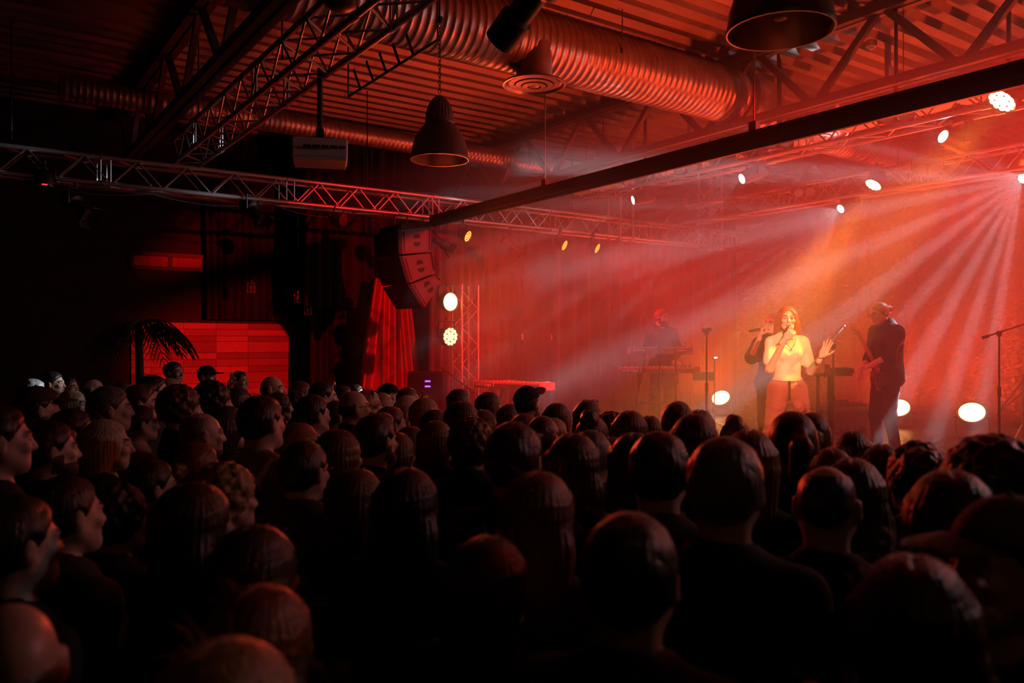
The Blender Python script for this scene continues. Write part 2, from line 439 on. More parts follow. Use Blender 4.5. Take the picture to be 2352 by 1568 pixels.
# stage trusses over the performers
for (u, z, lab) in ((10.75, 4.3, 'hazy aluminium truss across the back half of the stage ceiling'), (8.15, 4.42, 'hazy aluminium truss across the front half of the stage ceiling')):
    t = thing('stage_truss', lab, 'truss', (0, 0, 0), 0, 'trusses above the stage')
    lattice(t, (u, 1.5, z), (u, 9.8, z), 0.29, 0.54, 2.1)
    for v in (2.5, 6.0, 9.2): rod('suspension', (u, v, z + 0.14), (u, v, ZC), 0.008, 'black_metal', t)
# pale painted beam behind the front stage truss
t = thing('ceiling_beam', 'pale painted box beam under the stage ceiling behind the double lamps', 'beam', (8.75, 0, 0))
bar('web', (0, 1.0, 4.72), (0, 10.6, 4.72), 0.10, 0.24, 'white_paint', t)
for z in (4.59, 4.85): bar('flange', (0, 1.0, z), (0, 10.6, z), 0.26, 0.025, 'white_paint', t)
for v in (2, 5, 8): bar('hanger', (0, v, 4.86), (0, v, ZC), 0.05, 0.05, 'white_paint', t)
diffuser('round pale air diffuser in front of the pale beam over the stage', at(1885, 312, 9.3), 0.30, 0.2, 0.45, 'white_paint')
diffuser('round air diffuser in the haze above the long truss', at(1398, 432, 11.8), 0.30, 0.2, 0.6, 'white_paint')
# smoke detector and ceiling boxes
for (px, py, lab) in ((2001, 103, 'small round smoke detector on the ceiling above the stage'),):
    p = at_z(px, py, ZC - 0.03); t = thing('smoke_detector', lab, 'smoke detector', p)
    bm = NB(); add_lathe(bm, [(0, -0.05), (0.03, -0.05), (0.045, -0.03), (0.06, -0.025), (0.065, 0.03), (0, 0.03)], 24); obj('body', bm, 'paper_white', t, smooth=True, sharp=40)
    bm = NB(); add_lathe(bm, [(0.045, -0.03), (0.05, -0.028), (0.05, -0.02), (0.045, -0.018)], 24); obj('ring', bm, 'grey_plastic', t, smooth=True)
p = at(2075, 182, 7.9); t = thing('ceiling_light', 'pale strip light casing on top of the roof truss', 'light', p)
bar('casing', (0, -0.22, 0), (0, 0.22, 0), 0.1, 0.06, 'white_paint', t); bar('diffuser', (0, -0.2, -0.04), (0, 0.2, -0.04), 0.07, 0.02, 'paper_white', t)
rod('drop_rod', (0, 0, 0), (0, 0, ZC - p.z), 0.006, 'chrome', t)

# cables lying along the long truss
for k_, (u0, u1, dz, lab) in enumerate(((4.6, 9.2, 0.19, 'thin black cable draped along the top of the long truss by the line array'), (6.2, 11.4, 0.21, 'thin black cable draped along the stage end of the long truss'), (0.2, 4.2, -0.19, 'thin black cable hanging along the dark left part of the long truss'))):
    bm = NB(); pts = []
    for i in range(61):
        u = u0 + (u1 - u0) * i / 60; pts.append((u, SV - 0.10 + 0.06 * math.sin(u * 3.1 + k_), SZ + dz - abs(0.05 * math.sin(u * 2.3 + k_)) * (1 if dz > 0 else 1.6)))
    add_tube(bm, pts, 0.008, 6); tag(obj('cable', bm, 'rubber', None, smooth=True), lab, 'cable', 'cables on the long truss')
# ================================================================== drapes
def drape(name, label, p0, p1, z0, z1, m_, folds, depth, seed=0, top_pinch=1.0, cat='curtain', grp=None, seg_z=10, colr=None):
    # pleated cloth hung between p0 and p1 (xy); pinch < 1 gathers the cloth towards its top centre
    rn = random.Random(seed); p0 = Vector((*p0, 0)); p1 = Vector((*p1, 0)); d = p1 - p0; L = d.length; d.normalize(); nrm = Vector((d.y, -d.x, 0))
    N = folds * 8; prof = []
    ph = [rn.uniform(0.6, 1.4) for _ in range(folds + 1)]; tot = sum(ph[:folds]); acc = [0]
    for q in ph[:folds]: acc.append(acc[-1] + q / tot)
    amp = [rn.uniform(0.6, 1.0) for _ in range(folds)]
    for i in range(N + 1):
        f = min(i // 8, folds - 1); t = (i - f * 8) / 8.0
        s = acc[f] + (acc[f + 1] - acc[f]) * t
        prof.append((s, amp[f] * math.sin(2 * PI * t) * depth + 0.3 * depth * math.sin(9 * s + seed)))
    bm = NB(); rows = []
    for k in range(seg_z + 1):
        tz = k / seg_z; z = z0 + (z1 - z0) * tz
        pin = 1.0 + (top_pinch - 1.0) * tz ** 1.3
        row = []
        for i, (s, o_) in enumerate(prof):
            ss = 0.5 + (s - 0.5) * pin
            wob = 0.015 * math.sin(5 * tz + 17 * s + seed)
            row.append(bm.verts.new(p0 + d * (ss * L + wob) + nrm * (o_ * (1.15 - 0.35 * tz)) + Vector((0, 0, z))))
        rows.append(row)
    for A, B in zip(rows[:-1], rows[1:]):
        for i in range(N): bm.faces.new([A[i], A[i + 1], B[i + 1], B[i]])
    o = obj(name, bm, m_, None, smooth=True, sharp=None)
    md = o.modifiers.new('thickness', 'SOLIDIFY'); md.thickness = 0.006; md.offset = 0
    tag(o, label, cat, grp); return o
# sequin backdrop
m = bpy.data.materials.new('sequin'); m.use_nodes = True; nt = m.node_tree; b = nt.nodes['Principled BSDF']
b.inputs['Base Color'].default_value = (0.42, 0.20, 0.15, 1); b.inputs['Metallic'].default_value = 0.55; b.inputs['Roughness'].default_value = 0.38
tc = nt.nodes.new('ShaderNodeTexCoord'); mp = nt.nodes.new('ShaderNodeMapping'); mp.inputs['Scale'].default_value = (1, 0.55, 1.0)
vo = nt.nodes.new('ShaderNodeTexVoronoi'); vo.inputs['Scale'].default_value = 34
nz = nt.nodes.new('ShaderNodeTexNoise'); nz.inputs['Scale'].default_value = 9; nz.inputs['Detail'].default_value = 5
sub = nt.nodes.new('ShaderNodeVectorMath'); sub.operation = 'SUBTRACT'; sub.inputs[1].default_value = (0.5, 0.5, 0.5)
sc_ = nt.nodes.new('ShaderNodeVectorMath'); sc_.operation = 'SCALE'; sc_.inputs['Scale'].default_value = 0.9
geo = nt.nodes.new('ShaderNodeNewGeometry'); ad = nt.nodes.new('ShaderNodeVectorMath'); ad.operation = 'ADD'
nn = nt.nodes.new('ShaderNodeVectorMath'); nn.operation = 'NORMALIZE'
nt.links.new(tc.outputs['Object'], mp.inputs[0]); nt.links.new(mp.outputs[0], vo.inputs['Vector']); nt.links.new(mp.outputs[0], nz.inputs['Vector'])
nt.links.new(vo.outputs['Color'], sub.inputs[0]); nt.links.new(sub.outputs[0], sc_.inputs[0])
nt.links.new(geo.outputs['Normal'], ad.inputs[0]); nt.links.new(sc_.outputs[0], ad.inputs[1]); nt.links.new(ad.outputs[0], nn.inputs[0])
bp = nt.nodes.new('ShaderNodeBump'); bp.inputs['Strength'].default_value = 0.6; bp.inputs['Distance'].default_value = 0.05
nt.links.new(nz.outputs['Fac'], bp.inputs['Height']); nt.links.new(nn.outputs[0], bp.inputs['Normal']); nt.links.new(bp.outputs[0], b.inputs['Normal'])
MATS['sequin'] = m
BACK_U = 13.5
drape('sequin_backdrop', 'glittering red sequin backdrop hung across the back of the stage', (BACK_U, -1.5), (BACK_U, 11.05), STAGE_Z, 4.75, 'sequin', 34, 0.05, 5)
# pleated stage-side curtain in two panels with an opening between, darker cloth behind
CV = 11.0
ua, ub, uc, ud = at_v(985, 700, CV).x, at_v(1203, 700, CV).x, at_v(1266, 700, CV).x, BACK_U - 0.15
drape('side_curtain', 'tall pleated dark red curtain behind the lit lamp tower', (ua, CV), (ub, CV), STAGE_Z, 4.35, 'stage_drape', 12, 0.055, 11)
drape('side_curtain', 'tall pleated dark red curtain behind the man at the keyboards', (uc, CV), (ud, CV), STAGE_Z, 4.35, 'stage_drape', 19, 0.05, 23)
drape('side_curtain', 'plain dark curtain filling the gap between the two pleated curtains', (ub - 0.25, CV + 0.35), (uc + 0.3, CV + 0.35), 0.01, 4.35, 'stage_drape', 4, 0.02, 31)
for px, lab in ((1200, 'small orange tape marker on the left edge of the curtain gap'), (1267, 'small orange tape marker on the right edge of the curtain gap')):
    p = at_v(px, 773, CV - 0.055); bm = NB(); add_box(bm, (0.035, 0.006, 0.10), p)
    tag(obj('tape_marker', bm, mat('tape', (0.9, 0.5, 0.12), 0.4, emit=None)), lab, 'tape marker', 'orange tape markers')
# dark legs between the wood wall and the stage, and the red drape seen between them
drape('black_drape', 'black drape hanging beside the lit wooden planks', (at_v(712, 784, 12.4).x, 12.4), (at_v(880, 784, 12.4).x, 12.4), 0.02, 4.6, 'black_drape', 9, 0.06, 41)
drape('red_drape', 'bright red gathered drape hanging below the line array speaker', (at_v(806, 784, 11.6).x, 11.6), (at_v(982, 784, 11.6).x, 11.6), 0.02, 3.05, 'red_drape', 9, 0.12, 44, 0.42)
drape('black_drape', 'black drape hanging between the red drape and the lamp tower', (at_v(972, 784, 11.3).x, 11.3), (at_v(1030, 784, 11.3).x, 11.3), 0.02, 4.4, 'black_drape', 4, 0.04, 47)
drape('black_drape', 'high black drape behind the line array speaker', (at_v(700, 784, 12.0).x, 12.0), (at_v(1000, 784, 12.0).x, 12.0), 2.6, 5.46, 'black_drape', 12, 0.06, 49)
drape('black_drape', 'black masking drape on the far wall left of the hanging cage lamps', (at_v(470, 784, V1 - 0.12).x, V1 - 0.12), (at_v(730, 784, V1 - 0.12).x, V1 - 0.12), 2.4, 5.3, 'black_drape', 14, 0.05, 51)

# ================================================================== haze over the stage
m = bpy.data.materials.new('haze'); m.use_nodes = True; nt = m.node_tree
for n_ in list(nt.nodes):
    if n_.type == 'BSDF_PRINCIPLED': nt.nodes.remove(n_)
vs = nt.nodes.new('ShaderNodeVolumeScatter'); vs.inputs['Color'].default_value = (1, 1, 1, 1); vs.inputs['Density'].default_value = HAZE; vs.inputs['Anisotropy'].default_value = 0.25
nt.links.new(vs.outputs[0], [n_ for n_ in nt.nodes if n_.type == 'OUTPUT_MATERIAL'][0].inputs['Volume'])
bm = NB(); add_box(bm, (BACK_U - 0.2 - 4.6, 9.7, 3.75), ((BACK_U - 0.2 + 4.6) / 2, 6.0, STAGE_Z + 0.02 + 3.75 / 2))
me = bpy.data.meshes.new('stage_haze'); bm.to_mesh(me); bm.free(); me.materials.append(m)
hz = link('stage_haze', me); tag(hz, 'thin smoke haze filling the air above the stage', 'haze', None, 'stuff')
# ================================================================== stage lights
LIGHTS = []
def spot(name, parent, loc, aim_rot, power, color, angle, blend=0.3, radius=0.05, nodes=None):
    l = bpy.data.lights.new(name, 'SPOT'); l.energy = power; l.color = color; l.spot_size = R(angle); l.spot_blend = blend; l.shadow_soft_size = radius
    o = bpy.data.objects.new(name, l); COL.objects.link(o); o.parent = parent; o.location = loc
    o.rotation_mode = 'QUATERNION'; o.rotation_quaternion = aim_rot
    return o
def glow(name, col, s):
    return mat(name, (0.8, 0.8, 0.8), 0.3, emit=col, estr=s, var=0.02)
glow('led_amber', (1.0, 0.42, 0.12), 14); glow('led_red', (1.0, 0.10, 0.03), 6); glow('led_white', (0.80, 0.92, 1.0), 12)
glow('led_warm', (1.0, 0.62, 0.22), 14); glow('led_orange_soft', (1.0, 0.25, 0.06), 2.0); glow('led_yellow', (1.0, 0.26, 0.015), 3.2)
glow('blue_led', (0.03, 0.06, 1.0), 3); glow('tiny_red', (1.0, 0.02, 0.02), 2.0); glow('screen_white', (0.8, 0.85, 0.9), 0.5)
mat('dead_lens', (0.10, 0.07, 0.07), 0.15, 0.3)
def aimq(d): return Vector(d).to_track_quat('-Z', 'Y')

def par_light(label, loc, aim, led='led_amber', power=0, color=(1, .2, .05), angle=60, r=0.11, depth=0.2, cells=True, stand='hang', hang_to=None, grp='LED par lights', blend=0.5):
    """round LED wash lamp: loc = centre of the front face, aim = direction of the light"""
    aim = Vector(aim).normalized(); q = aimq(aim); M = q.to_matrix()
    base = Vector(loc) - aim * depth * 0.5
    t = thing('par_light', label, 'stage light', base, 0, grp)
    bm = NB(); add_lathe(bm, [(r * 0.96, -depth * 0.5 + 0.012), (r * 1.06, -depth * 0.5), (r * 1.10, -depth * 0.5 + 0.01), (r * 1.08, -depth * 0.1), (r * 0.95, depth * 0.3), (r * 0.6, depth * 0.5), (0, depth * 0.5)], 28)
    obj('housing', bm, 'black_metal', t, smooth=True, sharp=40, rot=q)
    bm = NB(); add_lathe(bm, [(0, -depth * 0.5 + 0.012), (r * 0.97, -depth * 0.5 + 0.012), (r * 0.97, -depth * 0.5 + 0.02), (0, -depth * 0.5 + 0.02)], 28)
    lens = obj('lens', bm, 'dead_lens', t, smooth=False, rot=q)
    if cells:
        key = 'cell_%s_%.3f' % (led, r)
        if key not in UNIT:
            cb = NB(); cr = {'led_warm': 0.22, 'led_red2': 0.2}.get(led, 0.155); add_lathe(cb, [(0, -0.010), (r * cr * 0.65, -0.008), (r * cr, 0.0), (0, 0.0)], 10); UNIT[key] = mesh_of(cb, 'led_cell', led, True)
        spots = [(0, 0)] + [(0.40 * r * math.cos(a), 0.40 * r * math.sin(a)) for a in [2 * PI * i / 6 for i in range(6)]] + [(0.78 * r * math.cos(a), 0.78 * r * math.sin(a)) for a in [2 * PI * (i + .5) / 12 for i in range(12)]]
        for (x, y) in spots: link('led_cell', UNIT[key], lens, (x, y, -depth * 0.5 + 0.012))
    else:
        bm = NB(); add_lathe(bm, [(0, -depth * 0.5 - 0.006), (r * 0.6, -depth * 0.5), (r * 0.94, -depth * 0.5 + 0.011), (0, -depth * 0.5 + 0.011)], 28); obj('lamp_glass', bm, led, t, smooth=True, rot=q)
    # yoke
    sx = M @ Vector((1, 0, 0)); 
    if abs(sx.z) > 0.5: sx = M @ Vector((0, 1, 0))
    upd = Vector((0, 0, 1)) if stand == 'hang' else Vector((0, 0, -1))
    off = sx.cross(upd).cross(sx).normalized() if abs(sx.z) > 1e-3 else upd
    top = off * (r * 1.7)
    bm = NB(); add_tube(bm, [sx * r * 1.15, sx * r * 1.18 + top * 0.6, sx * r * 1.0 + top, -sx * r * 1.0 + top, -sx * r * 1.18 + top * 0.6, -sx * r * 1.15], 0.010, 6)
    obj('yoke', bm, 'black_metal', t, smooth=True, sharp=50)
    for s in (-1, 1):
        rod('pivot_knob', sx * s * r * 1.02, sx * s * r * 1.28, 0.016, 'black_plastic', t)
    if stand == 'hang':
        zt = (hang_to if hang_to is not None else base.z + r * 1.7 + 0.12) - base.z
        rod('clamp', top * 1.0, Vector((top.x, top.y, max(zt, top.z + 0.05))), 0.020, 'black_metal', t)
    elif stand == 'floor':
        bm = NB(); add_box(bm, (r * 1.5, r * 1.5, 0.02), (0, 0, hang_to - base.z + 0.01), bevel=0.004); obj('foot', bm, 'black_metal', t)
        rod('post', top, Vector((0, 0, hang_to - base.z + 0.02)), 0.018, 'black_metal', t)
    if power: spot('beam', t, aim * (depth * 0.5 + 0.02), q, power, color, angle, blend, r * 0.8)
    return t

def gobo(light, spacing, half, sig, sheet, seed=0.0):
    """break the beam into a flat fan of thin rays, as a linear gobo does: rays every `spacing` degrees out to +-half, with a faint sheet between"""
    l = light.data; l.use_nodes = True; nt = l.node_tree; em = nt.nodes['Emission']
    tc = nt.nodes.new('ShaderNodeTexCoord'); sp = nt.nodes.new('ShaderNodeSeparateXYZ'); nt.links.new(tc.outputs['Normal'], sp.inputs[0])
    def M2(op, a, b_=None, c=None):
        n_ = nt.nodes.new('ShaderNodeMath'); n_.operation = op
        for i, v_ in enumerate((a, b_, c)):
            if v_ is None: continue
            if isinstance(v_, (int, float)): n_.inputs[i].default_value = v_
            else: nt.links.new(v_, n_.inputs[i])
        return n_.outputs[0]
    def gauss(x, s_):
        q = M2('DIVIDE', x, s_); return M2('POWER', 2.71828, M2('MULTIPLY', M2('MULTIPLY', q, q), -0.5))
    z = M2('ABSOLUTE', sp.outputs['Z'])
    ax = M2('ARCTAN2', sp.outputs['X'], z); ay = M2('ARCTAN2', sp.outputs['Y'], M2('SQRT', M2('ADD', M2('MULTIPLY', z, z), M2('MULTIPLY', sp.outputs['X'], sp.outputs['X']))))
    n = 2.0 / (R(sig) * 2 * PI / R(spacing)) ** 2
    comb = M2('POWER', M2('MULTIPLY_ADD', M2('COSINE', M2('MULTIPLY_ADD', ax, 2 * PI / R(spacing), seed)), 0.5, 0.5), n)
    vary = M2('MULTIPLY_ADD', M2('SINE', M2('MULTIPLY_ADD', ax, 23.0, seed * 5)), 0.35, 0.65)
    win = M2('LESS_THAN', M2('ABSOLUTE', ax), R(half))
    rays = M2('MULTIPLY', M2('MULTIPLY', comb, vary), gauss(ay, R(sig)))
    soft = M2('MULTIPLY', gauss(ay, R(7)), sheet)
    nt.links.new(M2('MULTIPLY', M2('ADD', rays, soft), win), em.inputs['Strength'])

def under(p, ht): return ht if min(abs(p.x - 8.15), abs(p.x - 10.75)) < 0.17 else ZC + 0.04
def moving_head(label, lens, aim, power, sweep, color=(.78, .9, 1), led='led_white', spacing=10, half=40, sig=1.0, sheet=0.03, hang_to=4.6, seed=0.0, r=0.062):
    aim = Vector(aim).normalized(); x_ = Vector(sweep); x_ = (x_ - aim * x_.dot(aim)).normalized(); y_ = (-aim).cross(x_)
    q = Matrix((x_, y_, -aim)).transposed().to_quaternion(); lens = Vector(lens)
    piv = lens - aim * 0.20; hang_to = under(piv, hang_to)
    t = thing('moving_head', label, 'stage light', piv, 0, 'moving head spotlights')
    bm = NB(); add_lathe(bm, [(r, -0.195), (r * 1.25, -0.2), (r * 1.3, -0.17), (r * 1.5, 0.0), (r * 1.55, 0.08), (r * 1.2, 0.14), (0, 0.15)], 24); obj('head', bm, 'black_plastic', t, smooth=True, sharp=45, rot=q)
    bm = NB(); add_lathe(bm, [(0, -0.203), (r * 0.7, -0.200), (r * 1.0, -0.194), (0, -0.19)], 24); obj('lens', bm, led, t, smooth=True, rot=q)
    sx = Vector((aim.y, -aim.x, 0)).normalized(); a = 0.135
    bm = NB()
    for s in (-1, 1):
        add_box(bm, (0.045, 0.09, 0.24), sx * s * a + Vector((0, 0, 0.09)), Matrix.Rotation(math.atan2(sx.y, sx.x), 3, 'Z'), 0.01)
    add_box(bm, (0.32, 0.10, 0.05), (0, 0, 0.215), Matrix.Rotation(math.atan2(sx.y, sx.x), 3, 'Z'), 0.012)
    obj('yoke', bm, 'black_plastic', t)
    bm = NB(); add_box(bm, (0.30, 0.22, 0.09), (0, 0, 0.295), Matrix.Rotation(math.atan2(sx.y, sx.x), 3, 'Z'), 0.015); obj('base', bm, 'black_plastic', t)
    rod('clamp', (0, 0, 0.33), (0, 0, max(hang_to - piv.z, 0.36)), 0.025, 'black_metal', t)
    if power:
        L = spot('beam', t, aim * 0.22, q, power, color, min(170, half * 2 + 20), 0.05, 0.02)
        gobo(L, spacing, half, sig, sheet, seed)
    return t

def blinder(label, loc, aim, hang_to, lit=None):
    hang_to = under(loc, hang_to)
    aim = Vector(aim).normalized(); q = aimq(aim); loc = Vector(loc)
    t = thing('double_blinder', label, 'stage light', loc, 0, 'unlit double lamps over the stage')
    bm = NB(); add_box(bm, (0.34, 0.17, 0.12), (0, 0, 0.03), bevel=0.015); obj('housing', bm, 'black_metal', t, rot=q)
    for s in (-1, 1):
        bm = NB(); add_lathe(bm, [(0, -0.045), (0.045, -0.042), (0.07, -0.035), (0.078, -0.045), (0.08, -0.03), (0, -0.025)], 24, Matrix.Translation((s * 0.083, 0, 0))); obj('lamp', bm, 'chrome', t, smooth=True, sharp=40, rot=q)
    bm = NB(); add_tube(bm, [(-0.19, 0, 0.0), (-0.19, 0, 0.16), (0.19, 0, 0.16), (0.19, 0, 0)], 0.010, 6)
    obj('yoke', bm, 'black_metal', t, smooth=True, sharp=40, rot=(0, 0, math.atan2(aim.x, -aim.y)))
    rod('clamp', (0, 0, 0.16), (0, 0, max(0.2, hang_to - loc.z)), 0.018, 'black_metal', t)
    return t

def on_truss(px, py, aim, ln): return at_v(px, py, 9.87 + Vector(aim).normalized().y * ln / 2)
def profile_spot(label, lens, aim, length=0.5, r=0.085, doors=True, power=0, color=(1, 1, 1), angle=20, hang_to=None, led='dead_lens', grp='barn door spotlights'):
    aim = Vector(aim).normalized(); q = aimq(aim); lens = Vector(lens); c = lens - aim * length * 0.5
    t = thing('spotlight', label, 'stage light', c, 0, grp); h = length / 2
    bm = NB(); add_lathe(bm, [(r * 0.9, -h + 0.01), (r, -h), (r * 1.02, -h * 0.5), (r * 0.8, -h * 0.45), (r * 0.8, 0), (r * 1.25, h * 0.1), (r * 1.25, h * 0.85), (r * 0.8, h), (0, h)], 20); obj('housing', bm, 'black_metal', t, smooth=True, sharp=35, rot=q)
    bm = NB(); add_lathe(bm, [(0, -h + 0.004), (r * 0.9, -h + 0.01), (0, -h + 0.02)], 20); obj('lens', bm, led, t, smooth=True, rot=q)
    if doors:
        for i in range(4):
            bm = NB(); a = i * PI / 2
            Mx = Matrix.Rotation(a, 4, 'Z') @ Matrix.Translation((0, r * 1.0, -h)) @ Matrix.Rotation(R(28), 4, 'X')
            vs_ = add_box(bm, (r * 1.7, 0.004, r * 1.3), (0, 0, -r * 0.65)); xf(bm, vs_, Mx); obj('barn_door', bm, 'black_metal', t, rot=q)
    sx = Vector((aim.y, -aim.x, 0)); sx = sx.normalized() if sx.length > 1e-3 else Vector((1, 0, 0))
    bm = NB(); tp = Vector((0, 0, r * 2.1))
    add_tube(bm, [sx * r * 1.3, sx * r * 1.3 + tp, -sx * r * 1.3 + tp, -sx * r * 1.3], 0.011, 6); obj('yoke', bm, 'black_metal', t, smooth=True, sharp=40)
    zt = (hang_to - c.z) if hang_to else r * 2.1 + 0.15
    rod('clamp', tp, (0, 0, max(zt, r * 2.2)), 0.018, 'black_metal', t)
    if power: spot('beam', t, aim * (h + 0.03), q, power, color, angle, 0.25, 0.05)
    return t

STG = Vector((8.5, 5.0, 1.6))        # middle of the stage, chest height
RED = (1.0, 0.018, 0.016); ORG = (1.0, 0.115, 0.022); AMB = (1.0, 0.27, 0.04); COLD = (0.78, 0.92, 1.0)
# LED pars under the long truss
for (px, py, lab) in ((1076, 543, 'red LED par nearest the line array under the long truss'),
                      (1298, 564, 'middle red LED par of three under the long truss'),
                      (1373, 571, 'red LED par under the long truss closest to the upright truss')):
    p = at_v(px, py, 9.75)
    par_light(lab, p, (0.42, -0.78, -0.42), 'led_yellow', PW['truss_par'], RED, 75, 0.085, 0.17, hang_to=3.82)
p = at_v(790, 505, 9.8); par_light('unlit LED par under the long truss left of the line array', p, (0.5, -0.9, -0.3), 'dead_lens', 0, r=0.085, depth=0.17, hang_to=3.82)
p = at_v(100, 432, 9.8); par_light('dark par lamp with a red glow at the far left of the long truss', p, (-0.1, -0.3, -1), 'dead_lens', 0, r=0.09, hang_to=3.82)
bm = NB(); add_box(bm, (0.05, 0.01, 0.012), p + Vector((0, -0.12, 0.02))); tag(obj('status_lamp', bm, 'tiny_red'), 'tiny red status light glowing under the far left of the long truss', 'light')
# theatre spots on the long truss
profile_spot('black spotlight under the dark left part of the long truss', on_truss(198, 490, (0.5, -0.55, -0.6), 0.34), (0.5, -0.55, -0.6), 0.34, 0.08, hang_to=3.82)
profile_spot('black spotlight hanging under the long truss below its bright join', on_truss(598, 502, (0.4, -0.6, -0.7), 0.34), (0.4, -0.6, -0.7), 0.34, 0.08, hang_to=3.82)
profile_spot('black spotlight between the line array and the first red par', on_truss(1030, 568, (0.75, -0.3, -0.5), 0.42), (0.75, -0.3, -0.5), 0.42, 0.075, hang_to=3.82)
profile_spot('spotlight with open barn doors between the red pars under the long truss', on_truss(1192, 578, (0.8, -0.25, -0.55), 0.34), (0.8, -0.25, -0.55), 0.34, 0.07, hang_to=3.82)
profile_spot('large black profile spotlight cut by the top edge of the picture', at(1148, 96, 4.9), (-0.12, 0.85, -0.55), 0.75, 0.10, False, hang_to=ZC + 0.04, led='screen_white')
# pale flood lamp by the upright truss
p = at_v(1478, 532, 9.76); t = thing('flood_lamp', 'square flood lamp with a pale face beside the upright truss', 'stage light', p)
bm = NB(); add_box(bm, (0.20, 0.08, 0.15), bevel=0.01); obj('housing', bm, 'black_metal', t, rot=(0.3, 0, 0.5))
bm = NB(); add_box(bm, (0.17, 0.012, 0.12), (0, -0.042, 0)); obj('glass', bm, 'chrome', t, rot=(0.3, 0, 0.5)); rod('clamp', (0, 0, -0.02), (0, 0.1, -0.12), 0.012, 'black_metal', t)

# moving heads
def fan(deg, depth):      # middle direction and sweep direction of a fan seen at `deg` in the picture plane, leaning `depth` away from the viewer
    c = RGT * math.cos(R(deg)) + UP * math.sin(R(deg)) + FWD * depth; return c.normalized(), RGT * -math.sin(R(deg)) + UP * math.cos(R(deg))
MH = [
 ('white moving head at the right edge throwing a wide fan of rays', at(2349, 410, 10.0), fan(206, -0.35), PW['head_big'], 9.5, 50, 0.95, 0.004, 2.2, 4.45),
 ('small white moving head high beside the amber lamp', at(2165, 313, 8.0), fan(165, -0.3), PW['head'] * 0.02, 8, 12, 1.5, 0.1, 0.2, 4.45),
 ('white moving head in the middle of the front stage truss', at(1703, 411, 10.0), fan(204, -0.22), PW['head'], 6.0, 29, 0.7, 0.006, 0.7, 4.45),
 ('white moving head above the singer on the back stage truss', at(1930, 480, 11.7), fan(211, -0.30), PW['head'] * 1.3, 5.5, 33, 0.6, 0.025, 1.3, 4.3),
 ('faint white moving head beside the upright truss', at(1453, 460, 11.8), fan(195, -0.15), PW['head'] * 0.12, 7, 25, 1.0, 0.03, 0.1, 4.45),
]
for lab, p, (a, sw), pw, spc, half, sig, sheet, sd, ht in MH:
    moving_head(lab, p, a, pw, sw, COLD, 'led_white', spc, half, sig, sheet, ht, sd)
# amber wash lamps over the stage
def aim_at(p, q): return (Vector(q) - Vector(p)).normalized()
p = at(2299, 234, 7.15); par_light('bright amber wash lamp at the top right over the stage', p, (-0.45, 0.25, -0.55), 'led_warm', PW['amber'], AMB, 26, 0.125, 0.22, hang_to=ZC + 0.04)
p = at(2005, 426, 11.0); par_light('amber wash lamp over the stage above the guitar player', p, (-0.55, 0.18, -0.75), 'led_warm', PW['amber'] * 0.8, AMB, 26, 0.11, 0.22, hang_to=4.3)
# floor floods at the back of the stage
for (px, py, d, pw, lab) in ((1655, 912, 14.6, 0.8, 'glowing floor flood lamp between the microphone stand and the singer'),
                             (2064, 935, 12.6, 1.0, 'glowing floor flood lamp half hidden behind the guitar player'),
                             (2232, 945, 10.9, 1.0, 'glowing floor flood lamp at the right with its black yoke')):
    p = at(px, py, d)
    par_light(lab, p, (-0.66, -0.25, 0.62), 'led_amber', PW['floor'] * pw, (1.0, 0.055, 0.013), 105, 0.17, 0.26, stand='floor', hang_to=STAGE_Z, cells=False, grp='floor flood lamps', blend=0.8)
# lamp tower left of stage with two round lamps
tp = at_v(1068, 700, 9.35)
t = thing('lamp_tower', 'upright lattice tower carrying two glowing round lamps', 'tower', (0, 0, 0))
lattice(t, (tp.x, tp.y, STAGE_Z), (tp.x, tp.y, 2.82), 0.26, 0.5, 9, 0.04, r=0.016, rb=0.007, upv=Vector((0, 1, 0)))
bm = NB(); add_box(bm, (0.5, 0.5, 0.02), (tp.x, tp.y, STAGE_Z + 0.011), bevel=0.004); obj('base_plate', bm, 'aluminium', t)
for (py, led, pw, c, lab) in ((693, 'led_amber', PW['tower'], ORG, 'upper glowing round lamp on the lattice tower'), (773, 'led_red2', PW['tower'] * 1.2, RED, 'lower glowing red round lamp on the lattice tower')):
    glow('led_red2', (1.0, 0.30, 0.10), 7)
    p = at_v(1036, py, 9.2)
    par_light(lab, p, (0.12, -0.98, -0.05), led, pw, c, 110, 0.122, 0.2, hang_to=p.z + 0.25, cells=(led == 'led_red2'))
# unlit double lamps
for (px, py, d, ht, lab) in ((1577, 385, 10.6, 4.42, 'unlit double lamp above the middle white moving head'), (1788, 324, 9.3, 4.42, 'unlit double lamp left of the pale round diffuser'),
                             (2058, 262, 7.9, 4.42, 'unlit double lamp on the front truss near the top right'), (1848, 441, 12.2, 4.3, 'unlit double lamp in the haze above the singer'),
                             (2130, 388, 10.4, 4.3, 'unlit double lamp in the haze right of the amber lamp')):
    blinder(lab, at(px, py, d), (-0.75, -0.5, -0.45), ht)
# round black wash lamps without light on the front truss
for (px, py, d, lab) in ((1667, 368, 10.3, 'unlit round black lamp with barn doors right of the first double lamp'),):
    profile_spot(lab, at(px, py, d), (-0.5, -0.75, -0.35), 0.3, 0.13, False, hang_to=4.42)
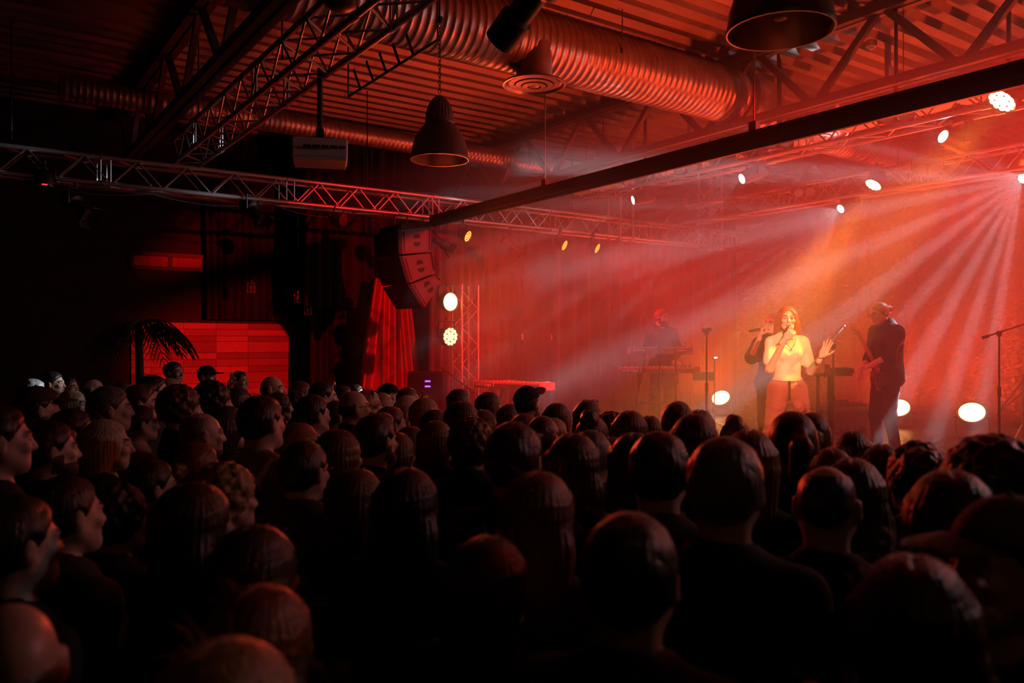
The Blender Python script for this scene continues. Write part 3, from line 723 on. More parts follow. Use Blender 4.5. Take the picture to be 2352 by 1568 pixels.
# lamps of the house outside the picture: followspot on the singer, red flood on the wooden wall; the ceiling flood and two audience lamps are added
SING = at(1808, 768, 7.5)
p = Vector((1.0, -1.2, 4.3)); profile_spot('warm profile spotlight aimed at the singer', p, aim_at(p, SING), 0.6, 0.09, False, PW['follow'], (1.0, 0.66, 0.34), 6.6, hang_to=ZC + 0.04, led='led_warm')
p = Vector((6.0, -0.5, 3.9)); WT = at_v(720, 800, V1); par_light('red wash lamp aimed across the audience at the wooden wall', p, aim_at(p, WT), 'led_red', PW['wood'], (1.0, 0.003, 0.006), 26, 0.11, 0.2, hang_to=ZC + 0.04)
p = Vector((9.4, 2.6, 4.1)); par_light('red wash lamp aimed down over the rear stage', p, aim_at(p, (10.5, 8.0, 1.2)), 'led_red', PW['wash'], RED, 110, 0.11, 0.2, hang_to=ZC + 0.04)
p = Vector((11.6, 1.2, 4.2)); par_light('red wash lamp aimed at the near end of the sequin backdrop', p, aim_at(p, (13.4, 3.6, 1.6)), 'led_red', PW['wash'] * 0.25, RED, 100, 0.11, 0.2, hang_to=ZC + 0.04)
p = Vector((10.9, 4.2, 4.35)); par_light('orange wash lamp aimed at the middle of the sequin backdrop', p, aim_at(p, (13.4, 6.6, 2.2)), 'led_amber', PW['back'], ORG, 86, 0.11, 0.2, hang_to=ZC + 0.04)

p = Vector((9.2, -0.9, 1.0)); par_light('added orange flood out of view at the stage side, brightening the ceiling', p, aim_at(p, (7.4, 5.0, 5.4)), 'led_amber', PW['side'], (1.0, 0.055, 0.012), 50, 0.17, 0.26, stand='floor', hang_to=STAGE_Z, cells=False, grp='floor flood lamps', blend=0.6)  # added unseen flood: brightens the ceiling without filling the haze

p = Vector((9.6, 0.3, 4.3)); profile_spot('added cold white spotlight out of view, giving the audience pale rims', p, aim_at(p, (0.8, 4.2, 1.5)), 0.5, 0.09, False, PW['cold'], COLD, 58, hang_to=ZC + 0.04, led='led_white')  # added unseen lamp: supplies the white rim light on the crowd

p = Vector((3.2, -2.4, 4.4)); par_light('red wash lamp aimed from the front at the performers', p, aim_at(p, (6.9, 4.8, 1.3)), 'led_red', PW['front'], (1.0, 0.05, 0.045), 24, 0.11, 0.2, hang_to=ZC + 0.04)
p = Vector((9.9, 0.9, 4.2)); par_light('added red lamp out of view, reddening the audience from the stage', p, aim_at(p, (0.8, 4.4, 1.5)), 'led_red', PW['aud'], (1.0, 0.07, 0.025), 62, 0.11, 0.2, hang_to=ZC + 0.04)  # added unseen lamp: puts more red on faces and hair in the crowd
# ================================================================== bodies: smooth implicit surfaces turned into one mesh each
class Field:
    def __init__(s, lo, hi, h):
        s.lo = np.array(lo, np.float32); s.h = h
        s.n = np.ceil((np.array(hi) - np.array(lo)) / h).astype(int) + 1
        s.ax = [s.lo[i] + h * np.arange(s.n[i], dtype=np.float32) for i in range(3)]
        s.F = np.full(tuple(s.n), 10.0, np.float32)
    def sub(s, lo, hi, m):
        sl = []
        for i in range(3):
            a = int(np.clip(np.floor((lo[i] - m - s.lo[i]) / s.h), 0, s.n[i])); b_ = int(np.clip(np.ceil((hi[i] + m - s.lo[i]) / s.h) + 1, 0, s.n[i]))
            sl.append(slice(a, b_))
        X = s.ax[0][sl[0]][:, None, None]; Y = s.ax[1][sl[1]][None, :, None]; Z = s.ax[2][sl[2]][None, None, :]
        return tuple(sl), X, Y, Z
    def union(s, sl, d, k):
        a = s.F[sl]
        if k > 0:
            h_ = np.maximum(k - np.abs(a - d), 0) / k; s.F[sl] = np.minimum(a, d) - h_ * h_ * k * 0.25
        else: s.F[sl] = np.minimum(a, d)
    def carve(s, sl, d, k):
        a = s.F[sl]; b_ = -d
        if k > 0:
            h_ = np.maximum(k - np.abs(a - b_), 0) / k; s.F[sl] = np.maximum(a, b_) + h_ * h_ * k * 0.25
        else: s.F[sl] = np.maximum(a, b_)
    def cone(s, a, b, ra, rb, k=0.02, op='u', flat=None):
        a = np.array(a, float); b = np.array(b, float); r = max(ra, rb)
        sl, X, Y, Z = s.sub(np.minimum(a, b) - r, np.maximum(a, b) + r, k + 2.5 * s.h)
        d = b - a; L2 = max(float(d @ d), 1e-9)
        t = np.clip(((X - a[0]) * d[0] + (Y - a[1]) * d[1] + (Z - a[2]) * d[2]) / L2, 0, 1)
        q = np.sqrt((X - a[0] - t * d[0]) ** 2 + (Y - a[1] - t * d[1]) ** 2 + (Z - a[2] - t * d[2]) ** 2) - (ra + t * (rb - ra))
        (s.union if op == 'u' else s.carve)(sl, q.astype(np.float32), k)
    def ell(s, c, r, k=0.02, op='u', rot=None, disp=None):
        c = np.array(c, float); r = np.array(r, float); m = r.max() if rot is not None else r
        sl, X, Y, Z = s.sub(c - m, c + m, k + 2.5 * s.h + (0.03 if disp else 0))
        x, y, z = X - c[0], Y - c[1], Z - c[2]
        if rot is not None:
            Rm = np.array(rot).T
            x, y, z = (Rm[0][0] * x + Rm[0][1] * y + Rm[0][2] * z, Rm[1][0] * x + Rm[1][1] * y + Rm[1][2] * z, Rm[2][0] * x + Rm[2][1] * y + Rm[2][2] * z)
        k0 = np.sqrt((x / r[0]) ** 2 + (y / r[1]) ** 2 + (z / r[2]) ** 2); k1 = np.sqrt((x / r[0] ** 2) ** 2 + (y / r[1] ** 2) ** 2 + (z / r[2] ** 2) ** 2) + 1e-6
        q = k0 * (k0 - 1) / k1
        if disp: q = q + disp(X, Y, Z)
        (s.union if op == 'u' else s.carve)(sl, np.broadcast_to(q, s.F[sl].shape).astype(np.float32), k)
    def box(s, c, hs, r=0.01, k=0.01, op='u'):
        c = np.array(c, float); hs = np.array(hs, float)
        sl, X, Y, Z = s.sub(c - hs - r, c + hs + r, k + 2.5 * s.h)
        qx, qy, qz = np.abs(X - c[0]) - hs[0], np.abs(Y - c[1]) - hs[1], np.abs(Z - c[2]) - hs[2]
        q = np.sqrt(np.maximum(qx, 0) ** 2 + np.maximum(qy, 0) ** 2 + np.maximum(qz, 0) ** 2) + np.minimum(np.maximum(qx, np.maximum(qy, qz)), 0) - r
        (s.union if op == 'u' else s.carve)(sl, q.astype(np.float32), k)
    def cut(s, p, n, k=0.0):      # remove everything on the side the normal points to
        p = np.array(p, float); n = np.array(n, float); n = n / np.linalg.norm(n)
        X = s.ax[0][:, None, None]; Y = s.ax[1][None, :, None]; Z = s.ax[2][None, None, :]
        d = ((X - p[0]) * n[0] + (Y - p[1]) * n[1] + (Z - p[2]) * n[2]).astype(np.float32)
        a = s.F
        if k > 0:
            h_ = np.maximum(k - np.abs(a - d), 0) / k; s.F = np.maximum(a, d) + h_ * h_ * k * 0.25
        else: s.F = np.maximum(a, d)
    def displace(s, fn):
        X = s.ax[0][:, None, None]; Y = s.ax[1][None, :, None]; Z = s.ax[2][None, None, :]
        s.F = (s.F + fn(X, Y, Z)).astype(np.float32)
    def mesh(s):
        F = s.F.copy(); F[0] = F[-1] = 1; F[:, 0] = F[:, -1] = 1; F[:, :, 0] = F[:, :, -1] = 1
        S = F < 0; nx, ny, nz = F.shape
        cnt = np.zeros((nx - 1, ny - 1, nz - 1), np.float32); acc = np.zeros((nx - 1, ny - 1, nz - 1, 3), np.float32)
        def corner(A, o): return A[o[0]:nx - 1 + o[0], o[1]:ny - 1 + o[1], o[2]:nz - 1 + o[2]]
        for axis in range(3):
            oth = [i for i in range(3) if i != axis]
            for a in (0, 1):
                for b_ in (0, 1):
                    o0 = [0, 0, 0]; o0[oth[0]] = a; o0[oth[1]] = b_; o1 = list(o0); o1[axis] = 1
                    m = corner(S, o0) != corner(S, o1)
                    f0 = corner(F, o0)[m]; f1 = corner(F, o1)[m]; t = f0 / (f0 - f1)
                    P = np.tile(np.array(o0, np.float32), (len(t), 1)); P[:, axis] = t
                    acc[m] += P; cnt[m] += 1
        act = cnt > 0; idx = -np.ones(cnt.shape, np.int64); ijk = np.argwhere(act); idx[act] = np.arange(len(ijk))
        V = (ijk + acc[act] / cnt[act][:, None]) * s.h + s.lo
        Q = []
        for axis in range(3):
            oth = [(axis + 1) % 3, (axis + 2) % 3]
            sl0 = [slice(None)] * 3; sl1 = [slice(None)] * 3; sl0[axis] = slice(0, -1); sl1[axis] = slice(1, None)
            A = S[tuple(sl0)]; B = S[tuple(sl1)]; e = np.argwhere(A != B)
            if len(e) == 0: continue
            e = e[(e[:, oth[0]] > 0) & (e[:, oth[1]] > 0)]
            ins = A[tuple(e.T)]
            def cell(da, db):
                c = e.copy(); c[:, oth[0]] -= da; c[:, oth[1]] -= db; return idx[tuple(c.T)]
            q = np.stack([cell(1, 1), cell(0, 1), cell(0, 0), cell(1, 0)], 1); q[~ins] = q[~ins][:, ::-1]; Q.append(q)
        Q = np.concatenate(Q) if Q else np.zeros((0, 4), int)
        # one Laplacian pass for a smooth skin
        nb = np.zeros_like(V); c = np.zeros(len(V))
        for a in range(4):
            i, j = Q[:, a], Q[:, (a + 1) % 4]
            np.add.at(nb, i, V[j]); np.add.at(c, i, 1); np.add.at(nb, j, V[i]); np.add.at(c, j, 1)
        V = 0.5 * V + 0.5 * nb / np.maximum(c, 1)[:, None]
        return V, Q
def np_mesh(name, parts, mats, matfn=None):
    Vs, Qs, off = [], [], 0
    for V, Q in parts: Vs.append(V); Qs.append(Q + off); off += len(V)
    V = np.concatenate(Vs).astype(np.float32); Q = np.concatenate(Qs).astype(np.int32)
    me = bpy.data.meshes.new(name); me.vertices.add(len(V)); me.vertices.foreach_set('co', V.ravel())
    me.loops.add(len(Q) * 4); me.loops.foreach_set('vertex_index', Q.ravel())
    me.polygons.add(len(Q)); me.polygons.foreach_set('loop_start', np.arange(0, len(Q) * 4, 4, dtype=np.int32)); me.polygons.foreach_set('loop_total', np.full(len(Q), 4, np.int32))
    me.polygons.foreach_set('use_smooth', np.ones(len(Q), bool))
    for m_ in mats: me.materials.append(MATS[m_])
    if matfn is not None:
        me.polygons.foreach_set('material_index', matfn(V[Q].mean(1)).astype(np.int32))
    me.update(); me.validate(); return me
def rotm(yaw=0, pitch=0, roll=0):     # about z, then x, then y
    return np.array((Matrix.Rotation(yaw, 3, 'Z') @ Matrix.Rotation(pitch, 3, 'X') @ Matrix.Rotation(roll, 3, 'Y')))
def move(VQ, Rm, t): return (VQ[0] @ np.array(Rm).T + np.array(t), VQ[1])

# materials that take their colour from the object
mat('skin', rough=0.42, objcol=True, var=0.06, scale=30, spec=0.5)
mat('brow', (0.05, 0.03, 0.02), 0.7); mat('lip', (0.45, 0.12, 0.10), 0.4); mat('eye', (0.03, 0.02, 0.02), 0.15)
mat('hair', rough=0.38, objcol=True, var=0.35, scale=130, stretch=(1, 1, 0.07), bump=0.5, spec=0.55)
mat('curly_hair', rough=0.42, objcol=True, var=0.5, scale=70, bump=0.5, spec=0.5)
mat('cloth', rough=0.85, objcol=True, var=0.12, scale=90, bump=0.12, spec=0.25)
mat('denim', rough=0.85, objcol=True, var=0.14, scale=160, bump=0.15, spec=0.25)
mat('shoe', (0.03, 0.03, 0.03), 0.5)

# ---- head in its own frame: origin at the head's centre, face towards -Y, crown at +0.105, chin at -0.125
def head_mesh(h=0.006, female=False, beard=False, smile=False):
    f = Field((-0.105, -0.15, -0.24), (0.105, 0.13, 0.125), h)
    f.ell((0, 0.012, 0.012), (0.074, 0.096, 0.092), 0.02)
    f.ell((0, -0.032, -0.045), (0.056 if female else 0.060, 0.062, 0.076), 0.03)
    f.cone((-0.022, -0.06, -0.098), (0.022, -0.06, -0.098), 0.021, 0.021, 0.03)      # chin
    for s in (-1, 1):
        f.cone((s * 0.052, -0.005, -0.055), (s * 0.024, -0.06, -0.095), 0.022, 0.02, 0.03)   # jaw line
        f.ell((s * 0.042, -0.068, -0.03), (0.022, 0.018, 0.018), 0.02)             # cheek
        f.cone((s * 0.014, -0.086, 0.014), (s * 0.046, -0.074, 0.014), 0.010, 0.008, 0.015)   # brow ridge
        f.ell((s * 0.031, -0.099, -0.006), (0.018, 0.015, 0.010), 0.014, 'c')     # eye socket
        f.ell((s * 0.031, -0.078, -0.006), (0.013, 0.012, 0.010), 0.004)          # eyelid
        f.ell((s * 0.081, 0.014, -0.012), (0.012, 0.020, 0.033), 0.008, rot=rotm(s * 0.35))           # ear
        f.ell((s * 0.094, 0.006, -0.008), (0.007, 0.010, 0.018), 0.004, 'c')
        f.ell((s * 0.009, -0.1, -0.041), (0.007, 0.009, 0.006), 0.008)             # nostril wing
    f.cone((0, -0.086, 0.006), (0, -0.109, -0.036), 0.008, 0.011, 0.012)
    f.cone((-0.017, -0.086, -0.066), (0.017, -0.086, -0.066), 0.008, 0.008, 0.008)
    f.cone((-0.013, -0.085, -0.077), (0.013, -0.085, -0.077), 0.008, 0.008, 0.008)
    f.cone((-0.02, -0.101, -0.0715), (0.02, -0.101, -0.0715), 0.0035, 0.0035, 0.004, 'c')
    if beard:
        f.ell((0, -0.055, -0.095), (0.056, 0.048, 0.045), 0.02)
    f.cone((0, 0.022, -0.05), (0, 0.035, -0.235), 0.050 if female else 0.058, 0.053 if female else 0.064, 0.03)
    return f.mesh()
def head_mat(C):   # material slots: skin, brow, lip, eye
    x, y, z = np.abs(C[:, 0]), C[:, 1], C[:, 2]; m = np.zeros(len(C))
    m[(y < -0.07) & (np.abs(z - 0.020) < 0.0055) & (x > 0.013) & (x < 0.05)] = 1
    m[(y < -0.085) & (np.abs(z + 0.0715) < 0.010) & (x < 0.024)] = 2
    m[(y < -0.07) & (np.abs(z + 0.007) < 0.0045) & (np.abs(x - 0.031) < 0.012)] = 3
    return m
def beard_mat(C):
    m = head_mat(C); x, y, z = np.abs(C[:, 0]), C[:, 1], C[:, 2]
    m[(z < -0.055) & (z > -0.15) & (y < -0.012) & (m == 0)] = 1
    m[(z < -0.02) & (z > -0.10) & (np.abs(y + 0.01) < 0.022) & (x > 0.05) & (m == 0)] = 1
    return m

# ---- hand: wrist at the origin, fingers along +Y, palm facing -Z, thumb on +X
def hand_mesh(curl=(0.3, 0.3, 0.35, 0.4), thumb=0.3, spread=0.06, h=0.0035, side=1, thumb_out=0.8):
    segs = []; L = ((0.040, 0.026, 0.020), (0.044, 0.029, 0.022), (0.041, 0.027, 0.021), (0.033, 0.020, 0.018)); rx = (0.027, 0.009, -0.010, -0.028)
    for i in range(4):
        a = spread * (1.5 - i); p = np.array((rx[i], 0.088 - 0.004 * abs(i - 1), 0)); ang = 0.0; pr = [p]
        for j in range(3):
            ang += curl[i] * (0.8, 1.2, 0.9)[j]
            d = np.array((math.sin(a) * math.cos(ang), math.cos(a) * math.cos(ang), -math.sin(ang))); p = p + d * L[i][j]; pr.append(p)
        segs.append((pr, (0.0092, 0.0086, 0.008, 0.0066)))
    p = np.array((0.030, 0.028, -0.006)); d = np.array((thumb_out, 0.75, -thumb)); d /= np.linalg.norm(d); pr = [p, p + d * 0.042]
    d2 = np.array((thumb_out * 0.5, 0.85, -thumb * 1.3)); d2 /= np.linalg.norm(d2); pr.append(pr[-1] + d2 * 0.033); pr.append(pr[-1] + d2 * 0.022)
    segs.append((pr, (0.0125, 0.0105, 0.0098, 0.0075)))
    allp = np.array([q for pr, _ in segs for q in pr] + [(0, -0.05, 0), (0.04, 0, 0), (-0.04, 0, 0)])
    f = Field(allp.min(0) - 0.03, allp.max(0) + 0.03, h)
    f.cone((0, -0.05, 0), (0, 0.01, 0), 0.026, 0.024, 0.01)
    f.ell((0, 0.05, 0.0), (0.042, 0.052, 0.0145), 0.012)
    f.cone((0.026, 0.082, 0), (-0.026, 0.078, 0), 0.0115, 0.0105, 0.01); f.cone((0.022, 0.02, -0.004), (0.03, 0.055, -0.006), 0.016, 0.012, 0.012)
    for pr, rr in segs:
        for a_, b_, r0, r1 in zip(pr[:-1], pr[1:], rr[:-1], rr[1:]): f.cone(a_, b_, r0, r1, 0.005)
    V, Q = f.mesh()
    if side < 0: V = V * np.array((-1, 1, 1)); Q = Q[:, ::-1]
    return V, Q
def place_hand(VQ, wrist, dirv, palm):
    y = Vector(dirv).normalized(); z = -Vector(palm); z = (z - y * z.dot(y)).normalized(); x = y.cross(z)
    return move(VQ, np.array(Matrix((x, y, z)).transposed()), wrist)

# ---- default joints of a standing 1.75 m figure, facing -Y (the figure's left is +X)
def joints(**kw):
    J = dict(pelvis=(0, 0, 0.95), chest=(0, 0.005, 1.27), neck=(0, 0.02, 1.48), head=(0, -0.008, 1.64), head_rot=rotm(),
             shL=(0.165, 0.01, 1.405), shR=(-0.165, 0.01, 1.405), elL=(0.215, 0.03, 1.12), elR=(-0.215, 0.03, 1.12), wrL=(0.20, -0.06, 0.88), wrR=(-0.20, -0.06, 0.88),
             hiL=(0.085, 0, 0.92), hiR=(-0.085, 0, 0.92), knL=(0.095, -0.015, 0.50), knR=(-0.095, -0.015, 0.50), anL=(0.105, 0.02, 0.09), anR=(-0.105, 0.02, 0.09), torso_rot=rotm())
    J.update(kw); return J
def body_field(J, female, h, infl=0.0):
    P = np.array([J[k] for k in J if k not in ('head_rot', 'torso_rot')], float)
    f = Field(np.minimum(P.min(0), (-0.25, -0.2, 0)) - 0.16, np.maximum(P.max(0), (0.25, 0.2, 1.5)) + 0.12, h)
    return f
def torso_prims(f, J, female, i=0.0, k=0.05):
    T = J['torso_rot']; ch = np.array(J['chest']); pe = np.array(J['pelvis'])
    w = 0.135 if female else 0.155
    f.ell(ch, (w + i, 0.105 + i, 0.20 + i), k, rot=T)
    f.ell(pe, ((0.165 if female else 0.155) + i, 0.11 + i, 0.125 + i), k, rot=T)
    mid = (ch + pe) / 2 + np.array((0, 0, -0.02)); f.ell(mid, ((0.118 if female else 0.138) + i, 0.092 + i, 0.16 + i), k, rot=T)
    w2 = 0.046 if female else 0.052
    for q in 'LR': f.cone(np.array(J['neck']) * 0.9 + ch * 0.1, J['sh' + q], 0.050 + i, w2 + i, k)
    f.cone(np.array(J['shL']) * [1, 1, 1] - [0, 0, 0.05], np.array(J['shR']) - [0, 0, 0.05], w2 + i, w2 + i, k)
    f.cone(ch + np.array((0, 0, 0.1)), J['neck'], 0.085 + i, 0.055 + i, k)
    if female:
        for s in (-1, 1): f.ell(ch + np.array(T) @ np.array((s * 0.062, -0.085, 0.02)), (0.055 + i, 0.045 + i, 0.055 + i), 0.04)
def body_mesh(J, female=False, h=0.014, head=None, hands=()):
    f = body_field(J, female, h)
    torso_prims(f, J, female)
    a = 0.9 if female else 1.0
    f.cone(J['neck'], np.array(J['neck']) + (np.array(J['head']) - np.array(J['neck'])) * 0.35, 0.06 * a, 0.05 * a, 0.03)
    for s in 'LR':
        f.cone(J['sh' + s], J['el' + s], 0.054 * a, 0.041 * a, 0.03); f.cone(J['el' + s], J['wr' + s], 0.042 * a, 0.027 * a, 0.02)
        f.cone(J['hi' + s], J['kn' + s], 0.088, 0.058, 0.03); f.cone(J['kn' + s], J['an' + s], 0.056, 0.036, 0.03)
        an = np.array(J['an' + s]); f.cone(an + (0, 0.03, -0.05), an + (0, -0.14, -0.055), 0.036, 0.03, 0.03)
    parts = [f.mesh()]
    if head is not None: parts.append(move(head, J['head_rot'], J['head']))
    return parts + list(hands)
def body_obj_mesh(name, J, parts, beard=False):
    Rinv = np.array(J['head_rot']).T; hp = np.array(J['head'])
    fn = beard_mat if beard else head_mat
    return np_mesh(name, parts, ('skin', 'brow', 'lip', 'eye'), lambda C: fn((C - hp) @ Rinv.T))
def shirt_mesh(J, female=False, h=0.014, sleeve=1.0, hem=0.86, loose=0.014, collar=0.05, seed=0, crop=None, fold=0.004):
    f = body_field(J, female, h); torso_prims(f, J, female, loose)
    pe = np.array(J['pelvis']); f.ell(pe + np.array((0, 0, -0.03)), (0.185 + loose * 0.5, 0.135 + loose * 0.5, 0.16), 0.05, rot=J['torso_rot'])
    for s in 'LR':
        sh = np.array(J['sh' + s]); el = np.array(J['el' + s]); wr = np.array(J['wr' + s])
        if sleeve <= 0.5: f.cone(sh, sh + (el - sh) * sleeve * 2, 0.054 + loose * 0.5, 0.056 + loose, 0.03)
        else:
            f.cone(sh, el, 0.052 + loose * 0.6, 0.046 + loose * 0.5, 0.03); f.cone(el, el + (wr - el) * min(1, (sleeve - 0.5) * 2), 0.046 + loose * 0.5, 0.033 + loose * 0.4, 0.02)
    f.cut((0, 0, hem), (0, 0, -1), 0.01)
    nk = np.array(J['neck']); f.cone(nk + (0, -0.03, collar * 0.4), nk + (0, -0.02, 0.2), 0.062, 0.075, 0.01, 'c')
    rs = np.random.RandomState(seed); a = rs.uniform(0, 6, 6)
    f.displace(lambda X, Y, Z: fold * np.sin(18 * X + 9 * Z + a[0]) * np.sin(22 * Z - 7 * X + 11 * Y + a[1]) + fold * 0.8 * np.sin(40 * (Z + 0.5 * np.abs(X)) + a[2]) * np.exp(-((Z - 1.02) / 0.1) ** 2))
    return f.mesh()
def trousers_mesh(J, female=False, h=0.014, flare=0.02, top=0.98, loose=0.008, hem=None):
    f = body_field(J, female, h); T = J['torso_rot']; pe = np.array(J['pelvis'])
    f.ell(pe, (0.165 + loose, 0.115 + loose, 0.135), 0.05, rot=T)
    for s in 'LR':
        hi, kn, an = (np.array(J[q + s]) for q in ('hi', 'kn', 'an'))
        f.cone(hi, kn, 0.092 + loose, 0.062 + loose, 0.04); f.cone(kn, an + (0, 0, -0.03), 0.060 + loose, 0.045 + loose + flare, 0.04)
    f.cut((0, 0, top), (0, 0, 1), 0.005); f.cut((0, 0, 0.03), (0, 0, -1), 0.004)
    f.displace(lambda X, Y, Z: 0.003 * np.sin(55 * Z + 20 * X) * np.exp(-((Z - 0.55) / 0.15) ** 2) + 0.003 * np.sin(60 * Z + 30 * np.abs(X)) * np.exp(-((Z - 0.80) / 0.06) ** 2))
    return f.mesh()
def shoe_parts(J, h=0.012):
    out = []
    for s in 'LR':
        an = np.array(J['an' + s]); f = Field(an + (-0.07, -0.22, -0.12), an + (0.07, 0.11, 0.06), h)
        f.cone(an + (0, 0.035, -0.045), an + (0, -0.15, -0.055), 0.043, 0.036, 0.02); f.cone(an, an + (0, 0, -0.04), 0.045, 0.045, 0.02); f.cut((0, 0, an[2] - 0.089), (0, 0, -1)); out.append(f.mesh())
    return out

# ---- hair in the head frame
def hair_mesh(style, h=0.006, seed=0):
    rs = np.random.RandomState(seed); a = rs.uniform(0, 6.28, 8)
    f = Field((-0.17, -0.16, -0.46), (0.17, 0.26, 0.21), h)
    def strands(amp, nfreq=26, tw=5.0):
        def fn(X, Y, Z):
            az = np.arctan2(X, Y + 0.02)
            return amp * (np.sin(nfreq * az + tw * Z * 6 + a[0]) * 0.6 + np.sin(nfreq * 1.7 * az - 20 * Z + a[1]) * 0.4) * np.clip(1.0 - (Z - 0.02) * 4, 0.3, 1)
        return fn
    n_face = (0, -0.78, -0.62)
    if style in ('short', 'quiff', 'thin', 'capped', 'pony', 'bun', 'lowbun'):
        t = {'short': 0.016, 'quiff': 0.017, 'thin': 0.006, 'capped': 0.008, 'pony': 0.011, 'bun': 0.012, 'lowbun': 0.012}[style]
        f.ell((0, 0.014, 0.012), (0.074 + t, 0.096 + t, 0.093 + t), 0.01)
        if style == 'quiff': f.ell((0.01, -0.055, 0.088), (0.05, 0.05, 0.032), 0.03)
        f.cut((0, -0.078, 0.066) if style != 'thin' else (0, -0.02, 0.062), n_face, 0.03)
        if style == 'thin': f.ell((0, -0.01, 0.115), (0.058, 0.085, 0.06), 0.01, 'c')
        for s in (-1, 1): f.ell((s * 0.088, 0.006, -0.014), (0.022, 0.024, 0.036), 0.008, 'c')
        f.displace(strands(0.0018 if style in ('short', 'quiff') else 0.0012, 38))
        f.displace(lambda X, Y, Z: 0.0025 * np.sin(90 * X + a[2]) * np.sin(80 * Y + a[3]) * np.sin(85 * Z + a[4]) if style in ('short', 'quiff') else 0)
        if style == 'pony':
            f.cone((0, 0.112, 0.035), (0, 0.155, 0.0), 0.028, 0.036, 0.02); f.cone((0, 0.155, 0.0), (0.012, 0.15, -0.20), 0.038, 0.026, 0.02); f.cone((0.012, 0.15, -0.20), (0.02, 0.13, -0.29), 0.026, 0.008, 0.02)
            f.displace(lambda X, Y, Z: 0.003 * np.sin(150 * X + 20 * Z) * (Y > 0.115))
        if style in ('bun', 'lowbun'):
            c = (0.0, 0.075, 0.105) if style == 'bun' else (0, 0.125, 0.0)
            f.ell(c, (0.052, 0.048, 0.044), 0.012, disp=lambda X, Y, Z: 0.006 * np.sin(70 * X + 50 * Z + a[0]) * np.sin(60 * Y - 40 * Z + a[1]))
    elif style == 'bald':
        f.ell((0, 0.03, -0.02), (0.079, 0.086, 0.06), 0.01); f.cut((0, 0.02, 0.03), (0, -0.5, 0.87)); f.cut((0, -0.01, 0), (0, -1, 0)); f.cut((0, 0, -0.085), (0, 0, -1))
        for s in (-1, 1): f.ell((s * 0.088, 0.006, -0.014), (0.022, 0.022, 0.036), 0.008, 'c')
    elif style in ('curly', 'afro', 'curlybun'):
        t = {'curly': 0.03, 'afro': 0.05, 'curlybun': 0.02}[style]
        f.ell((0, 0.022, 0.02), (0.074 + t, 0.092 + t, 0.090 + t), 0.01)
        f.cut((0, -0.085, 0.055), (0, -0.85, -0.5), 0.02)
        if style == 'curlybun': f.ell((0.02, 0.10, 0.055), (0.065, 0.06, 0.06), 0.02)
        if style == 'afro': f.ell((0, 0.045, -0.07), (0.105, 0.07, 0.10), 0.04)
        f.displace(lambda X, Y, Z: 0.0075 * np.sin(95 * X + a[0] + 12 * Z) * np.sin(90 * Y + a[1] + 14 * X) * np.sin(88 * Z + a[2] + 10 * Y) + 0.004 * np.sin(170 * X + a[3]) * np.sin(160 * Y + a[4]) * np.sin(165 * Z + a[5]))
    else:   # long, longwide, bob, half
        low = {'long': -0.36, 'longwide': -0.34, 'bob': -0.15, 'mid': -0.24, 'lead': -0.30}[style]; wd = {'long': 0.088, 'longwide': 0.105, 'bob': 0.100, 'mid': 0.095, 'lead': 0.112}[style]
        f.ell((0, 0.016, 0.014), (0.090, 0.110, 0.104), 0.01)
        sl, X, Y, Z = f.sub((-0.17, -0.14, low), (0.17, 0.2, 0.05), 0.01)
        tz = np.clip((0.03 - Z) / (0.03 - low), 0, 1)
        w_ = (0.082 + (wd - 0.082) * np.clip(tz * 4, 0, 1)) * (1.0 + 0.12 * np.sin(tz * 3.0) - 0.12 * tz ** 3); dp = (0.105 if style == 'lead' else 0.082) * (1 - 0.25 * tz)
        q = (np.sqrt((X / w_) ** 2 + ((Y - 0.032 - 0.03 * tz) / dp) ** 2) - 1) * np.minimum(w_, dp)
        q = np.maximum(q, np.maximum(Z - 0.03, low - Z)).astype(np.float32); f.union(sl, np.broadcast_to(q, f.F[sl].shape), 0.045)
        f.ell((0, -0.10, -0.02), (0.060, 0.085, 0.098), 0.012, 'c')               # opening for the face
        if style == 'lead': f.cone((0.0, -0.10, -0.06), (0, -0.11, -0.5), 0.056, 0.066, 0.012, 'c'); f.cone((0, -0.04, -0.1), (0, -0.06, -0.5), 0.052, 0.058, 0.012, 'c')
        else: f.cone((0, -0.10, -0.06), (0, -0.12, -0.5), 0.062, 0.10, 0.02, 'c')
        f.ell((0, 0.0, 0.16), (0.002, 0.10, 0.055), 0.012, 'c')                   # parting
        f.displace(strands(0.0028, 40, 1.5))
        f.displace(lambda X, Y, Z: 0.004 * np.sin(25 * Z + 10 * X + a[5]) * (Z < 0))
    return f.mesh()
# ================================================================== line array, projector and other rigging
def wedge_box(name, W, D, Hf, Hb, label=None):
    return None
# line array: aims along -X (audience), side panel faces the camera
AV = 9.35
la = at_v(968, 512, AV)
t = thing('line_array', 'hanging curved line array speaker of three grey boxes over the stage edge', 'speaker', (la.x, AV, 0))
S = lambda px, py: Vector((at_v(px, py, AV).x - la.x, 0, at_v(px, py, AV).z))
Wd = 0.74
segs = [((922, 527), (990, 520), (924, 583), (990, 578)), ((924, 588), (992, 581), (942, 649), (1000, 626)), ((944, 653), (1002, 630), (976, 706), (1013, 647))]
def prism(name, quad, y0, y1, m_, parent, inset=0.0):
    bm = NB(); c = sum((S(*q) for q in quad), Vector()) / 4
    A = [bm.verts.new(Vector((*(S(*q).lerp(c, inset)).xz, y0)).xzy) for q in quad]; B = [bm.verts.new(Vector((*(S(*q).lerp(c, inset)).xz, y1)).xzy) for q in quad]
    ord_ = (0, 1, 3, 2)
    bm.faces.new([A[i] for i in ord_]); bm.faces.new([B[i] for i in ord_][::-1])
    for a, b in zip(ord_, ord_[1:] + ord_[:1]): bm.faces.new([A[a], A[b], B[b], B[a]])
    return obj(name, bm, m_, parent)
